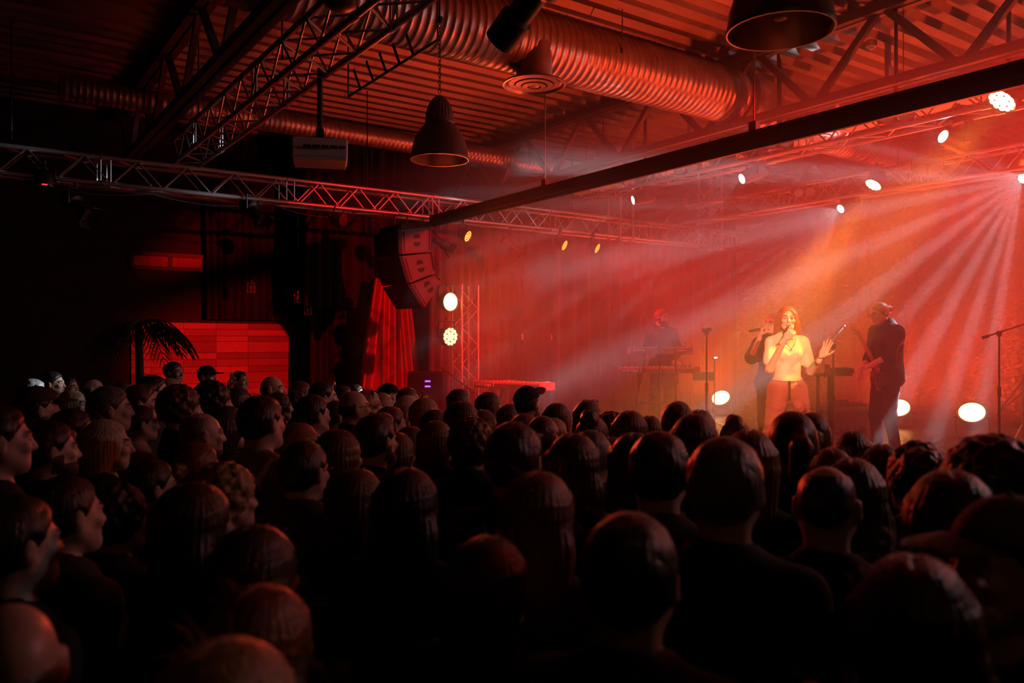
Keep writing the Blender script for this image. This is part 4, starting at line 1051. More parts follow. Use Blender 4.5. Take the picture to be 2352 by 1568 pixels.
for quad in segs:
    b_ = prism('cabinet', quad, 0.0, Wd, 'speaker_paint', t)
    prism('side_panel', quad, -0.012, 0.0, 'speaker_paint', b_, 0.16)
    tl, tr, bl, br = (S(*q) for q in quad)
    c = (tl + tr + bl + br) / 4; ax = ((tr - tl) + (br - bl)).normalized(); up_ = ((tl - bl) + (tr - br)).normalized()
    for s in (-1, 1):      # half-round handle recesses
        bm = NB(); pts = [c + up_ * s * 0.025 + ax * (-0.055 * math.cos(a)) + up_ * s * 0.06 * math.sin(a) for a in [PI * i / 10 for i in range(11)]]
        F0 = [bm.verts.new((p.x, -0.0135, p.z)) for p in pts]; F1 = [bm.verts.new((p.x, -0.005, p.z)) for p in pts]
        bm.faces.new(F0); bm.faces.new(F1[::-1])
        for i in range(11): bm.faces.new([F0[i], F0[(i + 1) % 11], F1[(i + 1) % 11], F1[i]])
        obj('handle_recess', bm, 'dark_grille', b_)
    # curved front grille on the audience side
    bm = NB(); n_ = Vector((-1, 0, 0)); A = []; B = []
    for y in (0.0, Wd):
        for (p, q) in ((tl, bl),):
            A.append([bm.verts.new((p.x - 0.05, y, p.z)), bm.verts.new((q.x - 0.05, y, q.z)), bm.verts.new((q.x + 0.002, y, q.z)), bm.verts.new((p.x + 0.002, y, p.z))])
    bm.faces.new(A[0]); bm.faces.new(A[1][::-1])
    for i in range(4): bm.faces.new([A[0][i], A[0][(i + 1) % 4], A[1][(i + 1) % 4], A[1][i]])
    obj('grille', bm, 'dark_grille', b_)
prism('bumper_frame', ((925, 512), (1000, 508), (925, 524), (993, 519)), 0.05, Wd - 0.05, 'black_metal', t)
rod('hanging_chain', (-0.1, 0.6, 3.30), (-0.1, 0.6, 3.82), 0.012, 'black_metal', t); rod('hanging_chain', (0.1, 0.6, 3.30), (0.1, 0.6, 3.82), 0.012, 'black_metal', t)
for k in range(3):
    a, b_ = S(*segs[k][1]), S(*segs[k][3]); bar('rigging_link', (a.x - 0.02, -0.02, a.z), (b_.x - 0.02, -0.02, b_.z + 0.02), 0.02, 0.012, 'black_metal', t)

# projector hung from the overhead truss
p = at(735, 350, 6.25)
t = thing('projector', 'pale ceiling projector hung from the overhead truss', 'projector', p, R(-22))
bm = NB(); add_box(bm, (0.42, 0.36, 0.15), bevel=0.015); obj('body', bm, 'grey_plastic', t)
bm = NB(); add_box(bm, (0.40, 0.34, 0.02), (0, 0, -0.082), bevel=0.006); obj('base', bm, 'grey_plastic', t)
for i in range(5): bar('vent', (-0.12 + i * 0.065, -0.184, 0.0), (-0.065 + i * 0.065, -0.184, 0.0), 0.11, 0.006, 'black_plastic', t)
bm = NB(); add_cyl(bm, (-0.12, 0.17, 0), (-0.12, 0.23, 0), 0.05, seg=20); obj('lens', bm, 'dead_lens', t, smooth=True, sharp=40)
rod('pole', (0.0, 0, 0.07), (0.0, 0, TZ - 0.1 - p.z), 0.022, 'black_metal', t)
bm = NB(); add_box(bm, (0.2, 0.2, 0.02), (0, 0, 0.085)); add_box(bm, (0.06, 0.06, 0.10), (0, 0, 0.13)); obj('mount_plate', bm, 'black_metal', t)

# ceiling lamp housing at the top edge
p = at(782, 6, 4.6); t = thing('wash_lamp', 'dark rounded lamp housing at the very top above the overhead truss', 'stage light', p)
bm = NB(); add_lathe(bm, [(0, -0.05), (0.05, -0.045), (0.09, -0.02), (0.10, 0.02), (0.09, 0.10), (0.04, 0.16), (0, 0.16)], 24); obj('housing', bm, 'lamp_enamel', t, smooth=True)
rod('clamp', (0, 0, 0.14), (0, 0, ZC - p.z), 0.02, 'black_metal', t)

# caged lanterns hanging before the far wall
for (px, py, lab) in ((577, 659, 'small caged lantern hanging left of the other two by the dark drape'), (684, 683, 'middle small caged lantern hanging by the dark drape'), (707, 711, 'lowest small caged lantern hanging at the edge of the wooden planks')):
    p = at_v(px, py, 12.2); t = thing('cage_lantern', lab, 'lamp', p, 0, 'caged lanterns on cords')
    for i in range(6):
        a = i * PI / 3; rod('cage_bar', (0.055 * math.cos(a), 0.055 * math.sin(a), -0.08), (0.055 * math.cos(a), 0.055 * math.sin(a), 0.06), 0.004, 'chrome', t)
    for z in (-0.08, 0.0, 0.06):
        bm = NB(); add_tube(bm, [(0.057 * math.cos(a), 0.057 * math.sin(a), z) for a in [2 * PI * i / 16 for i in range(17)]], 0.004, 5, False); obj('cage_ring', bm, 'chrome', t)
    bm = NB(); add_lathe(bm, [(0, -0.05), (0.025, -0.03), (0.03, 0.0), (0.015, 0.05), (0.03, 0.065), (0.03, 0.10), (0.008, 0.11)], 14); obj('bulb', bm, 'dead_lens', t, smooth=True)
    rod('cord', (0, 0, 0.1), (0, 0, ZC + 0.06 - p.z), 0.004, 'black_metal', t)
# palm in a pot
p = at(318, 1100, 9.8); p.z = 0
t = thing('potted_palm', 'dark potted palm with drooping fronds in front of the wooden wall', 'plant', p)
bm = NB(); add_lathe(bm, [(0, 0), (0.2, 0), (0.26, 0.42), (0.28, 0.45), (0.25, 0.45), (0.23, 0.4), (0, 0.4)], 24); obj('pot', bm, 'ceramic', t, smooth=True, sharp=40)
bm = NB(); add_tube(bm, [(0, 0, 0.38), (0.03, 0.02, 1.2), (0.0, 0.0, 2.25)], [0.07, 0.05, 0.045], 10); obj('trunk', bm, 'bark', t, smooth=True)
rn = random.Random(5)
for i in range(11):
    a = -YAW + (0.15, 0.5, -0.3, 0.9, 1.8, 2.5, 3.0, 3.7, 4.4, 5.0, 5.6)[i]; L = rn.uniform(0.55, 0.78); up0 = rn.uniform(0.15, 0.75)
    bm = NB(); d = Vector((math.cos(a), math.sin(a), 0)); sd = Vector((-d.y, d.x, 0)); spine = []
    for k in range(13):
        s = k / 12; spine.append(Vector((0, 0, 2.25)) + d * (L * (s - 0.12 * s * s)) + Vector((0, 0, up0 * L * 0.9 * s - (0.75 + 0.5 * up0) * L * s * s)))
    add_tube(bm, spine, [0.012 * (1 - 0.8 * k / 12) for k in range(13)], 5)
    for k in range(2, 13):
        for s in (-1, 1):
            q = spine[k]; ln = 0.30 * math.sin(PI * (k / 13) ** 0.8) + 0.06; tip = q + sd * s * ln * 0.45 + d * ln * 0.45 + Vector((0, 0, -ln * 0.75)); m0 = q.lerp(tip, 0.5) + Vector((0, 0, ln * 0.08)); wv = d * 0.013
            f = [bm.verts.new(q - wv * 0.5), bm.verts.new(m0 - wv), bm.verts.new(tip), bm.verts.new(m0 + wv), bm.verts.new(q + wv * 0.5)]; bm.faces.new(f)
    me = bpy.data.meshes.new('frond'); bm.to_mesh(me); bm.free(); me.materials.append(MATS['leaf'])
    o = link('frond', me, t); md = o.modifiers.new('thickness', 'SOLIDIFY'); md.thickness = 0.002

# ================================================================== instruments and stands
glow('print_white', (0.9, 0.85, 0.8), 0.05)
mat('print', (0.95, 0.93, 0.9), 0.5, var=0.02)
def keyboard(label, c, rz, W, D, Hh, col, texts, knobs=14):
    """c = middle of the underside; the back panel with the lettering faces local -Y"""
    t = thing('keyboard', label, 'keyboard', c, rz, 'stage keyboards')
    bm = NB(); add_box(bm, (W, D, Hh), (0, 0, Hh / 2), bevel=0.006); obj('body', bm, col, t)
    for s in (-1, 1):
        bm = NB(); add_box(bm, (0.018, D + 0.012, Hh + 0.01), (s * (W / 2 + 0.006), 0, Hh / 2), bevel=0.004); obj('end_cheek', bm, 'nord_red' if col == 'nord_red' else 'wood_plank', t).color = (0.4, 0.25, 0.15, 1)
    bm = NB(); add_box(bm, (W - 0.02, 0.004, Hh * 0.62), (0, -D / 2 - 0.001, Hh * 0.40)); bp_ = obj('back_panel', bm, 'black_plastic' if col == 'nord_red' else col, t)
    bm = NB(); add_box(bm, (W - 0.08, D * 0.42, 0.012), (0, D * 0.24, Hh + 0.004)); obj('key_bed', bm, 'paper_white', t)
    nk = int((W - 0.1) / 0.0235); kb = NB(); add_box(kb, (0.013, D * 0.26, 0.012)); km = mesh_of(kb, 'black_key', 'black_plastic')
    for i in range(nk):
        if i % 7 in (0, 1, 3, 4, 5): link('black_key', km, t, (-(W - 0.1) / 2 + (i + 1) * 0.0235, D * 0.16, Hh + 0.016))
    key = 'knob'
    if key not in UNIT:
        kb = NB(); add_lathe(kb, [(0, 0.022), (0.007, 0.022), (0.009, 0.0)], 10); UNIT[key] = mesh_of(kb, 'knob', 'chrome', True, 40)
    for i in range(knobs): link('knob', UNIT[key], t, (-W * 0.45 + W * 0.9 * (i + 0.3 * math.sin(i * 7)) / knobs, -D * 0.32, Hh))
    for (s, x, z, sz) in texts: text_mesh('lettering', s, sz, 'print', bp_, (x, -D / 2 - 0.0045, z), (PI / 2, 0, 0))
    for i in range(9):      # sockets
        bm = NB(); add_cyl(bm, (0.02 + i * 0.045 + (0.1 if i > 4 else 0), -D / 2 + 0.0, Hh * 0.35), (0.02 + i * 0.045 + (0.1 if i > 4 else 0), -D / 2 - 0.007, Hh * 0.35), 0.009, seg=10); obj('socket', bm, 'chrome', bp_)
    return t
def tier_stand(label, c, rz, h1, h2=None, w=0.62):
    t = thing('keyboard_stand', label, 'stand', c, rz, 'keyboard stands')
    for s in (-1, 1):
        rod('leg', (s * w * 0.5, -0.16, 0.0), (s * w * 0.42, 0.12, h1 - 0.01), 0.017, 'black_metal', t); rod('leg', (s * w * 0.5, 0.30, 0.0), (s * w * 0.42, -0.10, h1 - 0.01), 0.017, 'black_metal', t)
        bar('arm', (s * w * 0.42, -0.16, h1 - 0.014), (s * w * 0.42, 0.18, h1 - 0.014), 0.035, 0.025, 'black_metal', t)
        if h2:
            rod('upright', (s * w * 0.42, -0.17, h1 - 0.15), (s * w * 0.36, -0.20, h2 - 0.05), 0.014, 'black_metal', t); bar('arm', (s * w * 0.36, -0.22, h2 - 0.014), (s * w * 0.36, 0.12, h2 - 0.014), 0.03, 0.025, 'black_metal', t)
    rod('crossbar', (-w * 0.46, 0.0, h1 * 0.5), (w * 0.46, 0.0, h1 * 0.5), 0.014, 'black_metal', t)
    return t
# two keyboards, one above the other
kp = at(1510, 856, 11.75); hz_ = kp.z
stnd = tier_stand('two-tier black stand under the two stacked keyboards', (kp.x, kp.y, STAGE_Z), -YAW, kp.z - STAGE_Z, at(1515, 814, 11.75).z - STAGE_Z)
keyboard('red stage keyboard on the lower tier in front of the bearded man', kp, -YAW, 1.17, 0.30, 0.085, 'nord_red', [('nord stage 3', -0.55, 0.025, 0.058)])
kq = at(1515, 813, 11.9)
keyboard('slim synthesizer on the upper tier in front of the bearded man', kq, -YAW, 0.93, 0.28, 0.095, 'dark_steel', [('SEQUENTIAL', -0.42, 0.05, 0.032), ('prophet-6', 0.24, 0.05, 0.032)], 18)
# red keyboard by the lamp tower
kp2 = at(1178, 892, 10.3)
keyboard('red stage keyboard standing by itself beside the lamp tower', kp2, -YAW - R(40), 1.10, 0.30, 0.09, 'nord_red', [('nord stage 3', -0.52, 0.028, 0.066)])
tier_stand('black stand under the single red keyboard by the lamp tower', (kp2.x, kp2.y, STAGE_Z), -YAW - R(40), kp2.z - STAGE_Z)

def mic_at(parent, p, d, r=0.024, name='microphone'):
    """microphone head at p, pointing along d"""
    q = Vector(d).to_track_quat('Z', 'Y'); bm = NB(); add_lathe(bm, [(0.0, 0.0), (r * 0.7, -0.004), (r, -0.022), (r * 1.02, -0.034), (r * 0.75, -0.055)], 16)
    g = obj('grille', bm, 'chrome', parent, smooth=True, sharp=50, loc=p, rot=q)
    bm = NB(); add_lathe(bm, [(r * 0.8, -0.052), (r * 0.72, -0.07), (r * 0.5, -0.19), (0, -0.192)], 16); obj('handle', bm, 'black_plastic', parent, smooth=True, sharp=50, loc=p, rot=q)
def mic_stand(label, foot, h, boom=None, mic=True, round_base=False, tilt=None, clip=None):
    """foot: on the stage; boom = (vector of the back end, vector of the front end) from the top of the pole"""
    t = thing('microphone_stand', label, 'microphone stand', foot, 0, 'microphone stands')
    rod('pole', (0, 0, 0.05), (0, 0, h), 0.010, 'black_metal', t); rod('lower_pole', (0, 0, 0.02), (0, 0, h * 0.55), 0.014, 'black_metal', t)
    rod('clutch', (0, 0, h * 0.53), (0, 0, h * 0.60), 0.02, 'black_plastic', t)
    if round_base:
        bm = NB(); add_lathe(bm, [(0, 0.03), (0.03, 0.03), (0.12, 0.012), (0.125, 0), (0, 0)], 24); obj('base', bm, 'black_metal', t, smooth=True, sharp=40)
    else:
        for i in range(3):
            a = i * 2 * PI / 3 + 0.4; rod('leg', (0, 0, 0.10), (0.30 * math.cos(a), 0.30 * math.sin(a), 0.012), 0.010, 'black_metal', t)
    top = Vector((0, 0, h))
    if boom:
        a, b_ = top + Vector(boom[0]), top + Vector(boom[1]); rod('boom', a, b_, 0.009, 'black_metal', t); rod('counterweight', a, a + (b_ - a) * 0.1, 0.018, 'black_metal', t)
        bm = NB(); add_box(bm, (0.04, 0.04, 0.06), top, bevel=0.006); obj('swivel', bm, 'black_plastic', t)
        if mic: mic_at(t, b_ + (b_ - a).normalized() * 0.13, (b_ - a))
    else:
        bm = NB(); add_box(bm, (0.05, 0.035, 0.05), top + Vector((0, 0, 0.02)), bevel=0.008); obj('clip_mount', bm, 'black_plastic', t)
        if clip: 
            bm = NB(); add_cyl(bm, top + Vector((0, 0, 0.045)) - Vector(clip) * 0.05, top + Vector((0, 0, 0.06)) + Vector(clip) * 0.05, 0.02, 0.024, 12); obj('clip', bm, 'black_plastic', t)
    return t
def foot_at(px, py, d): q = at(px, py, d); return Vector((q.x, q.y, STAGE_Z))
def top_h(py, d): return CAM.z + (784 - py) / F_PX * d - STAGE_Z
mic_stand('straight microphone stand with an empty clip in front of the keyboard player', foot_at(1623, 784, 9.4), top_h(768, 9.4), None, clip=RGT)
mic_stand('thin microphone stand in front of the keyboards reaching the bearded face', foot_at(1515, 784, 10.9), top_h(800, 10.9), ((0.0, 0, -0.1), RGT * 0.03 + FWD * 0.55 + UP * 0.28))
d_ = 8.5; mic_stand('boom microphone stand beside the sampler table of the guitar player', foot_at(1914, 784, d_), top_h(795, d_), (RGT * -0.115 + UP * -0.06, RGT * 0.17 + UP * 0.16 + FWD * 0.25))
d_ = 8.6; mic_stand('tall boom microphone stand at the right edge of the stage', foot_at(2295, 784, d_), top_h(766, d_), (RGT * -0.18 + UP * -0.045, RGT * 0.45 + UP * 0.16), True)
d_ = 9.8; mic_stand('low boom microphone stand in the dark left of the lamp tower', foot_at(1082, 784, d_), top_h(895, d_), (RGT * 0.05 + UP * -0.04, RGT * -0.37 + UP * 0.28), False)
# drum hardware at the right edge
f_ = foot_at(2349, 784, 9.6); t = thing('cymbal_stand', 'chrome cymbal stand cut by the right edge of the picture', 'cymbal stand', f_)
h_ = top_h(872, 9.6)
rod('pole', (0, 0, 0.1), (0, 0, h_), 0.013, 'chrome', t)
for i in range(3):
    a = i * 2 * PI / 3 + 0.9; rod('leg', (0, 0, 0.35), (0.28 * math.cos(a), 0.28 * math.sin(a), 0.012), 0.011, 'chrome', t)
rod('boom', (0, 0, h_), RGT * -0.32 + UP * (h_ - 0.42), 0.012, 'chrome', t); rod('boom', (0, 0, h_ - 0.15), RGT * -0.30 + UP * (h_ - 0.40), 0.009, 'chrome', t)
bm = NB(); add_lathe(bm, [(0, 0.03), (0.03, 0.025), (0.05, 0.01), (0.2, -0.012), (0.2, -0.014), (0.05, 0.005), (0, 0.01)], 32, Matrix.Translation(RGT * 0.1 + UP * (h_ + 0.05))); obj('cymbal', bm, 'chrome', t, smooth=True, sharp=40)
rod('wing_nut', (0, 0, h_ - 0.02), (0, 0, h_ + 0.07), 0.016, 'chrome', t)
# sampler table
tb = at(1905, 856, 8.7); t = thing('sampler_table', 'narrow black stand table between the singer and the guitar player', 'table', (tb.x, tb.y, STAGE_Z), -YAW)
hh = tb.z - STAGE_Z
bm = NB(); add_box(bm, (0.40, 0.26, 0.03), (0, 0, hh - 0.015), bevel=0.005); obj('table_top', bm, 'black_plastic', t)
for x in (-0.10, -0.035, 0.06):
    for y in ((-0.08,) if x == -0.035 else (0.06,)): rod('leg', (x, y, 0.0), (x, y, hh - 0.03), 0.020, 'black_metal', t)
rod('clamp', (-0.10, -0.14, hh - 0.045), (-0.10, -0.14, hh + 0.02), 0.014, 'black_metal', t)
for y in (-0.2, 0.2): bar('foot', (-0.2, y * 0.8, 0.012), (0.2, y * 0.8, 0.012), 0.024, 0.04, 'black_metal', t)
rod('crossbar', (-0.15, 0, 0.35), (0.15, 0, 0.35), 0.014, 'black_metal', t)
sp_ = at(1934, 855, 8.72); t = thing('sampler', 'small black sampler under the hand of the guitar player', 'sampler', (sp_.x, sp_.y, tb.z), -YAW)
bm = NB(); add_box(bm, (0.19, 0.2, 0.05), (0, 0, 0.026), bevel=0.008); bb_ = obj('body', bm, 'black_plastic', t)
for i in range(4):
    for j in range(3): bar('pad', (-0.06 + i * 0.04, -0.04 + j * 0.045, 0.051), (-0.06 + i * 0.04, -0.04 + j * 0.045, 0.056), 0.032, 0.036, 'rubber', t)
bm = NB(); add_box(bm, (0.05, 0.05, 0.09), (-0.15, 0.03, 0.046), bevel=0.006); obj('power_unit', bm, 'black_plastic', t)
# amplifiers on the stage
for (px, py, d, s, lab) in ((1745, 905, 11.5, (0.34, 0.3, 0.42), 'small black amplifier standing behind the singer'), (1932, 930, 11.0, (0.62, 0.34, 0.5), 'dark amplifier cabinet on the stage behind the sampler table'), (1725, 945, 12.0, (0.5, 0.3, 0.3), 'low dark case on the stage behind the backing singer')):
    q = at(px, py, d); t = thing('amplifier', lab, 'amplifier', (q.x, q.y, STAGE_Z), -YAW + 0.4, 'amplifiers on the stage')
    bm = NB(); add_box(bm, s, (0, 0, s[2] / 2), bevel=0.015); obj('cabinet', bm, 'black_plastic', t)
    bm = NB(); add_box(bm, (s[0] * 0.86, 0.012, s[2] * 0.7), (0, -s[1] / 2 - 0.004, s[2] * 0.43)); obj('grille', bm, 'dark_grille', t)
    bm = NB(); add_box(bm, (s[0] * 0.86, 0.012, s[2] * 0.12), (0, -s[1] / 2 - 0.004, s[2] * 0.88)); obj('control_panel', bm, 'chrome', t)
    bm = NB(); add_tube(bm, [(-s[0] * 0.2, 0, s[2]), (-s[0] * 0.18, 0, s[2] + 0.035), (s[0] * 0.18, 0, s[2] + 0.035), (s[0] * 0.2, 0, s[2])], 0.01, 6); obj('handle', bm, 'rubber', t)
# equipment rack with a blue display
q = at(978, 880, 10.9); t = thing('equipment_rack', 'black equipment rack with a glowing blue display beside the red drape', 'rack', (q.x, q.y, 0), -YAW)
hr = q.z + 0.15
bm = NB(); add_box(bm, (0.5, 0.45, hr), (0, 0.2, hr / 2), bevel=0.01); obj('case', bm, 'black_plastic', t)
for i in range(4):
    bm = NB(); add_box(bm, (0.44, 0.012, 0.055), (0, -0.03, hr - 0.05 - i * 0.07)); pn = obj('unit', bm, 'black_metal', t)
for (z, n_) in ((hr - 0.05 - 0.07, 5), (hr - 0.05 - 0.14, 3)):
    bm = NB(); add_box(bm, (0.075, 0.004, 0.022), (0.03, -0.039, z)); obj('display', bm, 'blue_led', t)
# small clip light behind the microphone stand
q = at(1641, 815, 11.2); t = thing('clip_light', 'tiny white clip light on a thin stand behind the straight microphone stand', 'light', (q.x, q.y, STAGE_Z))
rod('pole', (0, 0, 0.0), (0, 0, q.z - STAGE_Z - 0.05), 0.008, 'black_metal', t); bar('light_head', (-0.03, 0, q.z - STAGE_Z - 0.05), (0.03, 0, q.z - STAGE_Z - 0.03), 0.025, 0.02, 'black_plastic', t)
bm = NB(); add_box(bm, (0.045, 0.012, 0.016), (0.0, -0.022, q.z - STAGE_Z - 0.037)); obj('lamp', bm, 'led_white', t)
bar('tray', RGT * -0.3 + UP * (q.z - STAGE_Z - 0.3), RGT * 0.0 + UP * (q.z - STAGE_Z - 0.3), 0.03, 0.12, 'black_metal', t)
# ================================================================== performers
HEAD_M = head_mesh(0.006); HEAD_F = head_mesh(0.006, True); HEAD_B = head_mesh(0.006, beard=True); HEAD_S = head_mesh(0.004, True)
def figure(label, foot, face, scale, J, female, head, beard=False, hands=(), skin=(0.62, 0.42, 0.33), shirt=None, trousers=None, hair=None, h=0.010, shoes=True):
    rz = math.atan2(face[0], -face[1]); t = thing('person', label, 'person', foot, rz); t.scale = (scale,) * 3
    o = link('body', body_obj_mesh('body', J, body_mesh(J, female, h, head, hands), beard), t); o.color = (*skin, 1)
    if shirt: o = link('shirt', np_mesh('shirt', [shirt_mesh(J, female, h, **shirt[1])], ('cloth',)), t); o.color = (*shirt[0], 1)
    if trousers: o = link('trousers', np_mesh('trousers', [trousers_mesh(J, female, h, **trousers[1])], ('denim',)), t); o.color = (*trousers[0], 1)
    if hair:
        V, Q = hair_mesh(hair[0], 0.005, hair[2]); o = link('hair', np_mesh('hair', [move((V, Q), J['head_rot'], J['head'])], ('hair',)), t); o.color = (*hair[1], 1)
    if shoes:
        for pr in shoe_parts(J): link('shoe', np_mesh('shoe', [pr], ('shoe',)), t)
    return t
def world(t, p): return t.location + Matrix.Rotation(t.rotation_euler.z, 3, 'Z') @ (Vector(p) * t.scale[0])
def wdir(t, d): return Matrix.Rotation(t.rotation_euler.z, 3, 'Z') @ Vector(d)
def held_mic(label, t, head_p, d):
    m_ = thing('microphone', label, 'microphone', world(t, head_p) - wdir(t, d).normalized() * 0.1)
    mic_at(m_, wdir(t, d).normalized() * 0.1, wdir(t, d)); return m_
GRIP = (1.25, 1.3, 1.3, 1.25)
# --- lead singer
J = joints(head_rot=rotm(-0.22, 0.04, 0.05), head=(0.0, -0.015, 1.64), shR=(-0.155, 0, 1.395), shL=(0.155, 0, 1.395), elR=(-0.21, -0.10, 1.13), wrR=(-0.10, -0.225, 1.425), elL=(0.225, 0.0, 1.11), wrL=(0.255, -0.20, 1.26),
           hiR=(-0.09, 0, 0.92), hiL=(0.09, 0, 0.92), knR=(-0.165, -0.04, 0.52), knL=(0.165, -0.02, 0.52), anR=(-0.26, 0.03, 0.09), anL=(0.21, 0.02, 0.09))
micd = Vector((0.42, 0.25, 0.86)).normalized(); mich = Vector((-0.032, -0.15, 1.552))
hR = place_hand(hand_mesh(GRIP, 0.9, 0.0, side=1, thumb_out=0.5), (-0.10, -0.225, 1.43), (0.62, -0.30, 0.72), (0.40, 0.88, 0.02))
hL = place_hand(hand_mesh((0.12, 0.12, 0.16, 0.22), 0.1, 0.10, side=-1, thumb_out=1.0), J['wrL'], (0.42, -0.12, 0.85), (-0.62, -0.70, 0.25))
sg = figure('singer with long auburn hair, cream t-shirt and pale jeans holding a microphone at centre stage', foot_at(1808, 784, 7.5), -FWD, 0.96, J, True, HEAD_S, False, (hR, hL), (0.70, 0.48, 0.38),
            ((0.85, 0.78, 0.62), dict(sleeve=0.34, hem=1.02, loose=0.009, collar=-0.02, seed=3, fold=0.005)), ((0.62, 0.50, 0.50), dict(flare=0.05, top=1.05, loose=0.012)), ('lead', (0.26, 0.085, 0.035), 3), 0.008)
held_mic('black handheld microphone at the mouth of the lead singer', sg, mich, micd)
bm = NB(); add_box(bm, (0.018, 0.012, 0.19), (-0.02, -0.128, 0.93)); obj('fly', bm, 'black_plastic', sg)
bm = NB(); add_tube(bm, [(0.06 + 0.045 * (1 - math.cos(a)), -0.128 + 0.02 * math.sin(a / 2) * 0.5 + 0.03 * (a / 3.0), 1.03 - 0.06 * math.sin(a)) for a in [0.3 * i for i in range(6)]], 0.003, 5); obj('pocket_seam', bm, 'nord_red', sg)
bm = NB(); add_tube(bm, [(0.055 * math.sin(a), -0.085 - 0.055 * math.cos(a) * 0.6, 1.44 - 0.10 * math.cos(a) ** 2 if math.cos(a) > 0 else 1.45) for a in [-1.4 + 0.28 * i for i in range(11)]], 0.0022, 5); nk = obj('necklace', bm, 'chrome', sg)
bm = NB(); add_lathe(bm, [(0, 0.012), (0.008, 0.0), (0, -0.012)], 10, Matrix.Translation((0, -0.122, 1.33))); obj('pendant', bm, 'chrome', nk)
bm = NB(); add_tube(bm, [(J['wrL'][0] + 0.033 * math.cos(a), J['wrL'][1] + 0.033 * math.sin(a), J['wrL'][2] - 0.012) for a in [2 * PI * i / 14 for i in range(15)]], 0.006, 6, False); obj('bracelet', bm, 'chrome', sg)
# --- backing singer
J = joints(head_rot=rotm(-0.55, 0.05, 0.05), elR=(-0.25, -0.04, 1.20), wrR=(-0.13, -0.22, 1.49), shR=(-0.155, 0, 1.395), shL=(0.155, 0, 1.395))
bR = place_hand(hand_mesh(GRIP, 0.9, 0.0, side=1, thumb_out=0.5), J['wrR'], (0.2, -0.2, 0.9), (0.9, 0.2, 0.0))
bs = figure('backing singer in black with pale hair half hidden behind the lead singer', foot_at(1774, 784, 9.0), (-FWD + RGT * -0.35), 0.95, J, True, HEAD_F, False, (bR,), (0.66, 0.45, 0.36),
            ((0.03, 0.025, 0.03), dict(sleeve=0.42, hem=0.72, loose=0.03, seed=5)), ((0.025, 0.02, 0.025), dict()), ('lowbun', (0.60, 0.42, 0.25), 4), 0.010)
held_mic('microphone held sideways by the backing singer', bs, (-0.065, -0.135, 1.575), (0.9, 0.15, 0.15))
# --- keyboard player
J = joints(head_rot=rotm(0.75, 0.02, 0), elL=(0.25, -0.06, 1.13), elR=(-0.25, -0.06, 1.13), wrL=(0.12, -0.30, 1.00), wrR=(-0.20, -0.28, 1.12))
kl = place_hand(hand_mesh((0.4, 0.4, 0.4, 0.4), 0.3, 0.08, side=-1), J['wrL'], (0, -1, -0.15), (0, -0.1, -1)); kr = place_hand(hand_mesh((0.4, 0.4, 0.4, 0.4), 0.3, 0.08, side=1), J['wrR'], (0, -1, -0.15), (0, -0.1, -1))
figure('bearded keyboard player in a black sweater behind two stacked keyboards', foot_at(1520, 784, 12.45), -FWD, 1.055, J, False, HEAD_B, True, (kl, kr), (0.66, 0.45, 0.36),
       ((0.03, 0.025, 0.028), dict(sleeve=1.0, hem=0.84, loose=0.018, seed=8)), ((0.025, 0.025, 0.03), dict()), ('short', (0.22, 0.10, 0.05), 5), 0.012)
# --- guitar player, seen from the side
gl = foot_at(2036, 784, 9.1); gface = (RGT * -1.0 + FWD * -0.18)
J = joints(head_rot=rotm(0.05, 0.32, 0), head=(0, -0.095, 1.615), neck=(0, -0.015, 1.47), chest=(0, 0.03, 1.26), pelvis=(0, 0.02, 0.94), shL=(0.165, 0.0, 1.40), shR=(-0.165, -0.01, 1.40),
           elL=(0.235, -0.12, 1.15), wrL=(0.17, -0.34, 1.035), elR=(-0.25, -0.03, 1.12), wrR=(-0.16, -0.20, 0.98), knL=(0.095, -0.03, 0.50), anL=(0.10, 0.06, 0.09), knR=(-0.095, -0.07, 0.50), anR=(-0.10, -0.03, 0.09))
gL = place_hand(hand_mesh((0.35, 0.35, 0.35, 0.4), 0.3, 0.06, side=-1), J['wrL'], (-0.15, -1, -0.12), (0, -0.1, -1)); gR = place_hand(hand_mesh((0.8, 0.8, 0.8, 0.8), 0.5, 0.04, side=1), J['wrR'], (0.5, -0.6, -0.3), (0.4, 0.5, -0.6))
gp = figure('guitar player in a long black shirt with tied blonde hair, leaning over a sampler', gl, gface, 1.04, J, True, HEAD_F, False, (gL, gR), (0.68, 0.47, 0.38),
            ((0.018, 0.015, 0.017), dict(sleeve=0.62, hem=0.80, loose=0.035, seed=6, fold=0.007)), ((0.012, 0.012, 0.014), dict(flare=0.0)), ('lowbun', (0.45, 0.25, 0.12), 9), 0.010)
# her glasses
bm = NB()
for s in (-1, 1):
    add_tube(bm, [(s * 0.033 + 0.022 * math.cos(a), -0.108, -0.005 + 0.017 * math.sin(a)) for a in [2 * PI * i / 14 for i in range(15)]], 0.0022, 5, False); add_tube(bm, [(s * 0.055, -0.106, 0.0), (s * 0.080, 0.0, 0.0)], 0.002, 5)
add_tube(bm, [(-0.012, -0.110, -0.002), (0.012, -0.110, -0.002)], 0.002, 5)
GLASSES = mesh_of(bm, 'glasses', 'black_plastic', True)
o = link('glasses', GLASSES, gp, J['head'], Matrix(J['head_rot']).to_quaternion())
bm = NB(); add_box(bm, (0.05, 0.10, 0.16), (0.175, -0.16, 0.90), bevel=0.02); obj('belt_pack', bm, 'black_plastic', gp)
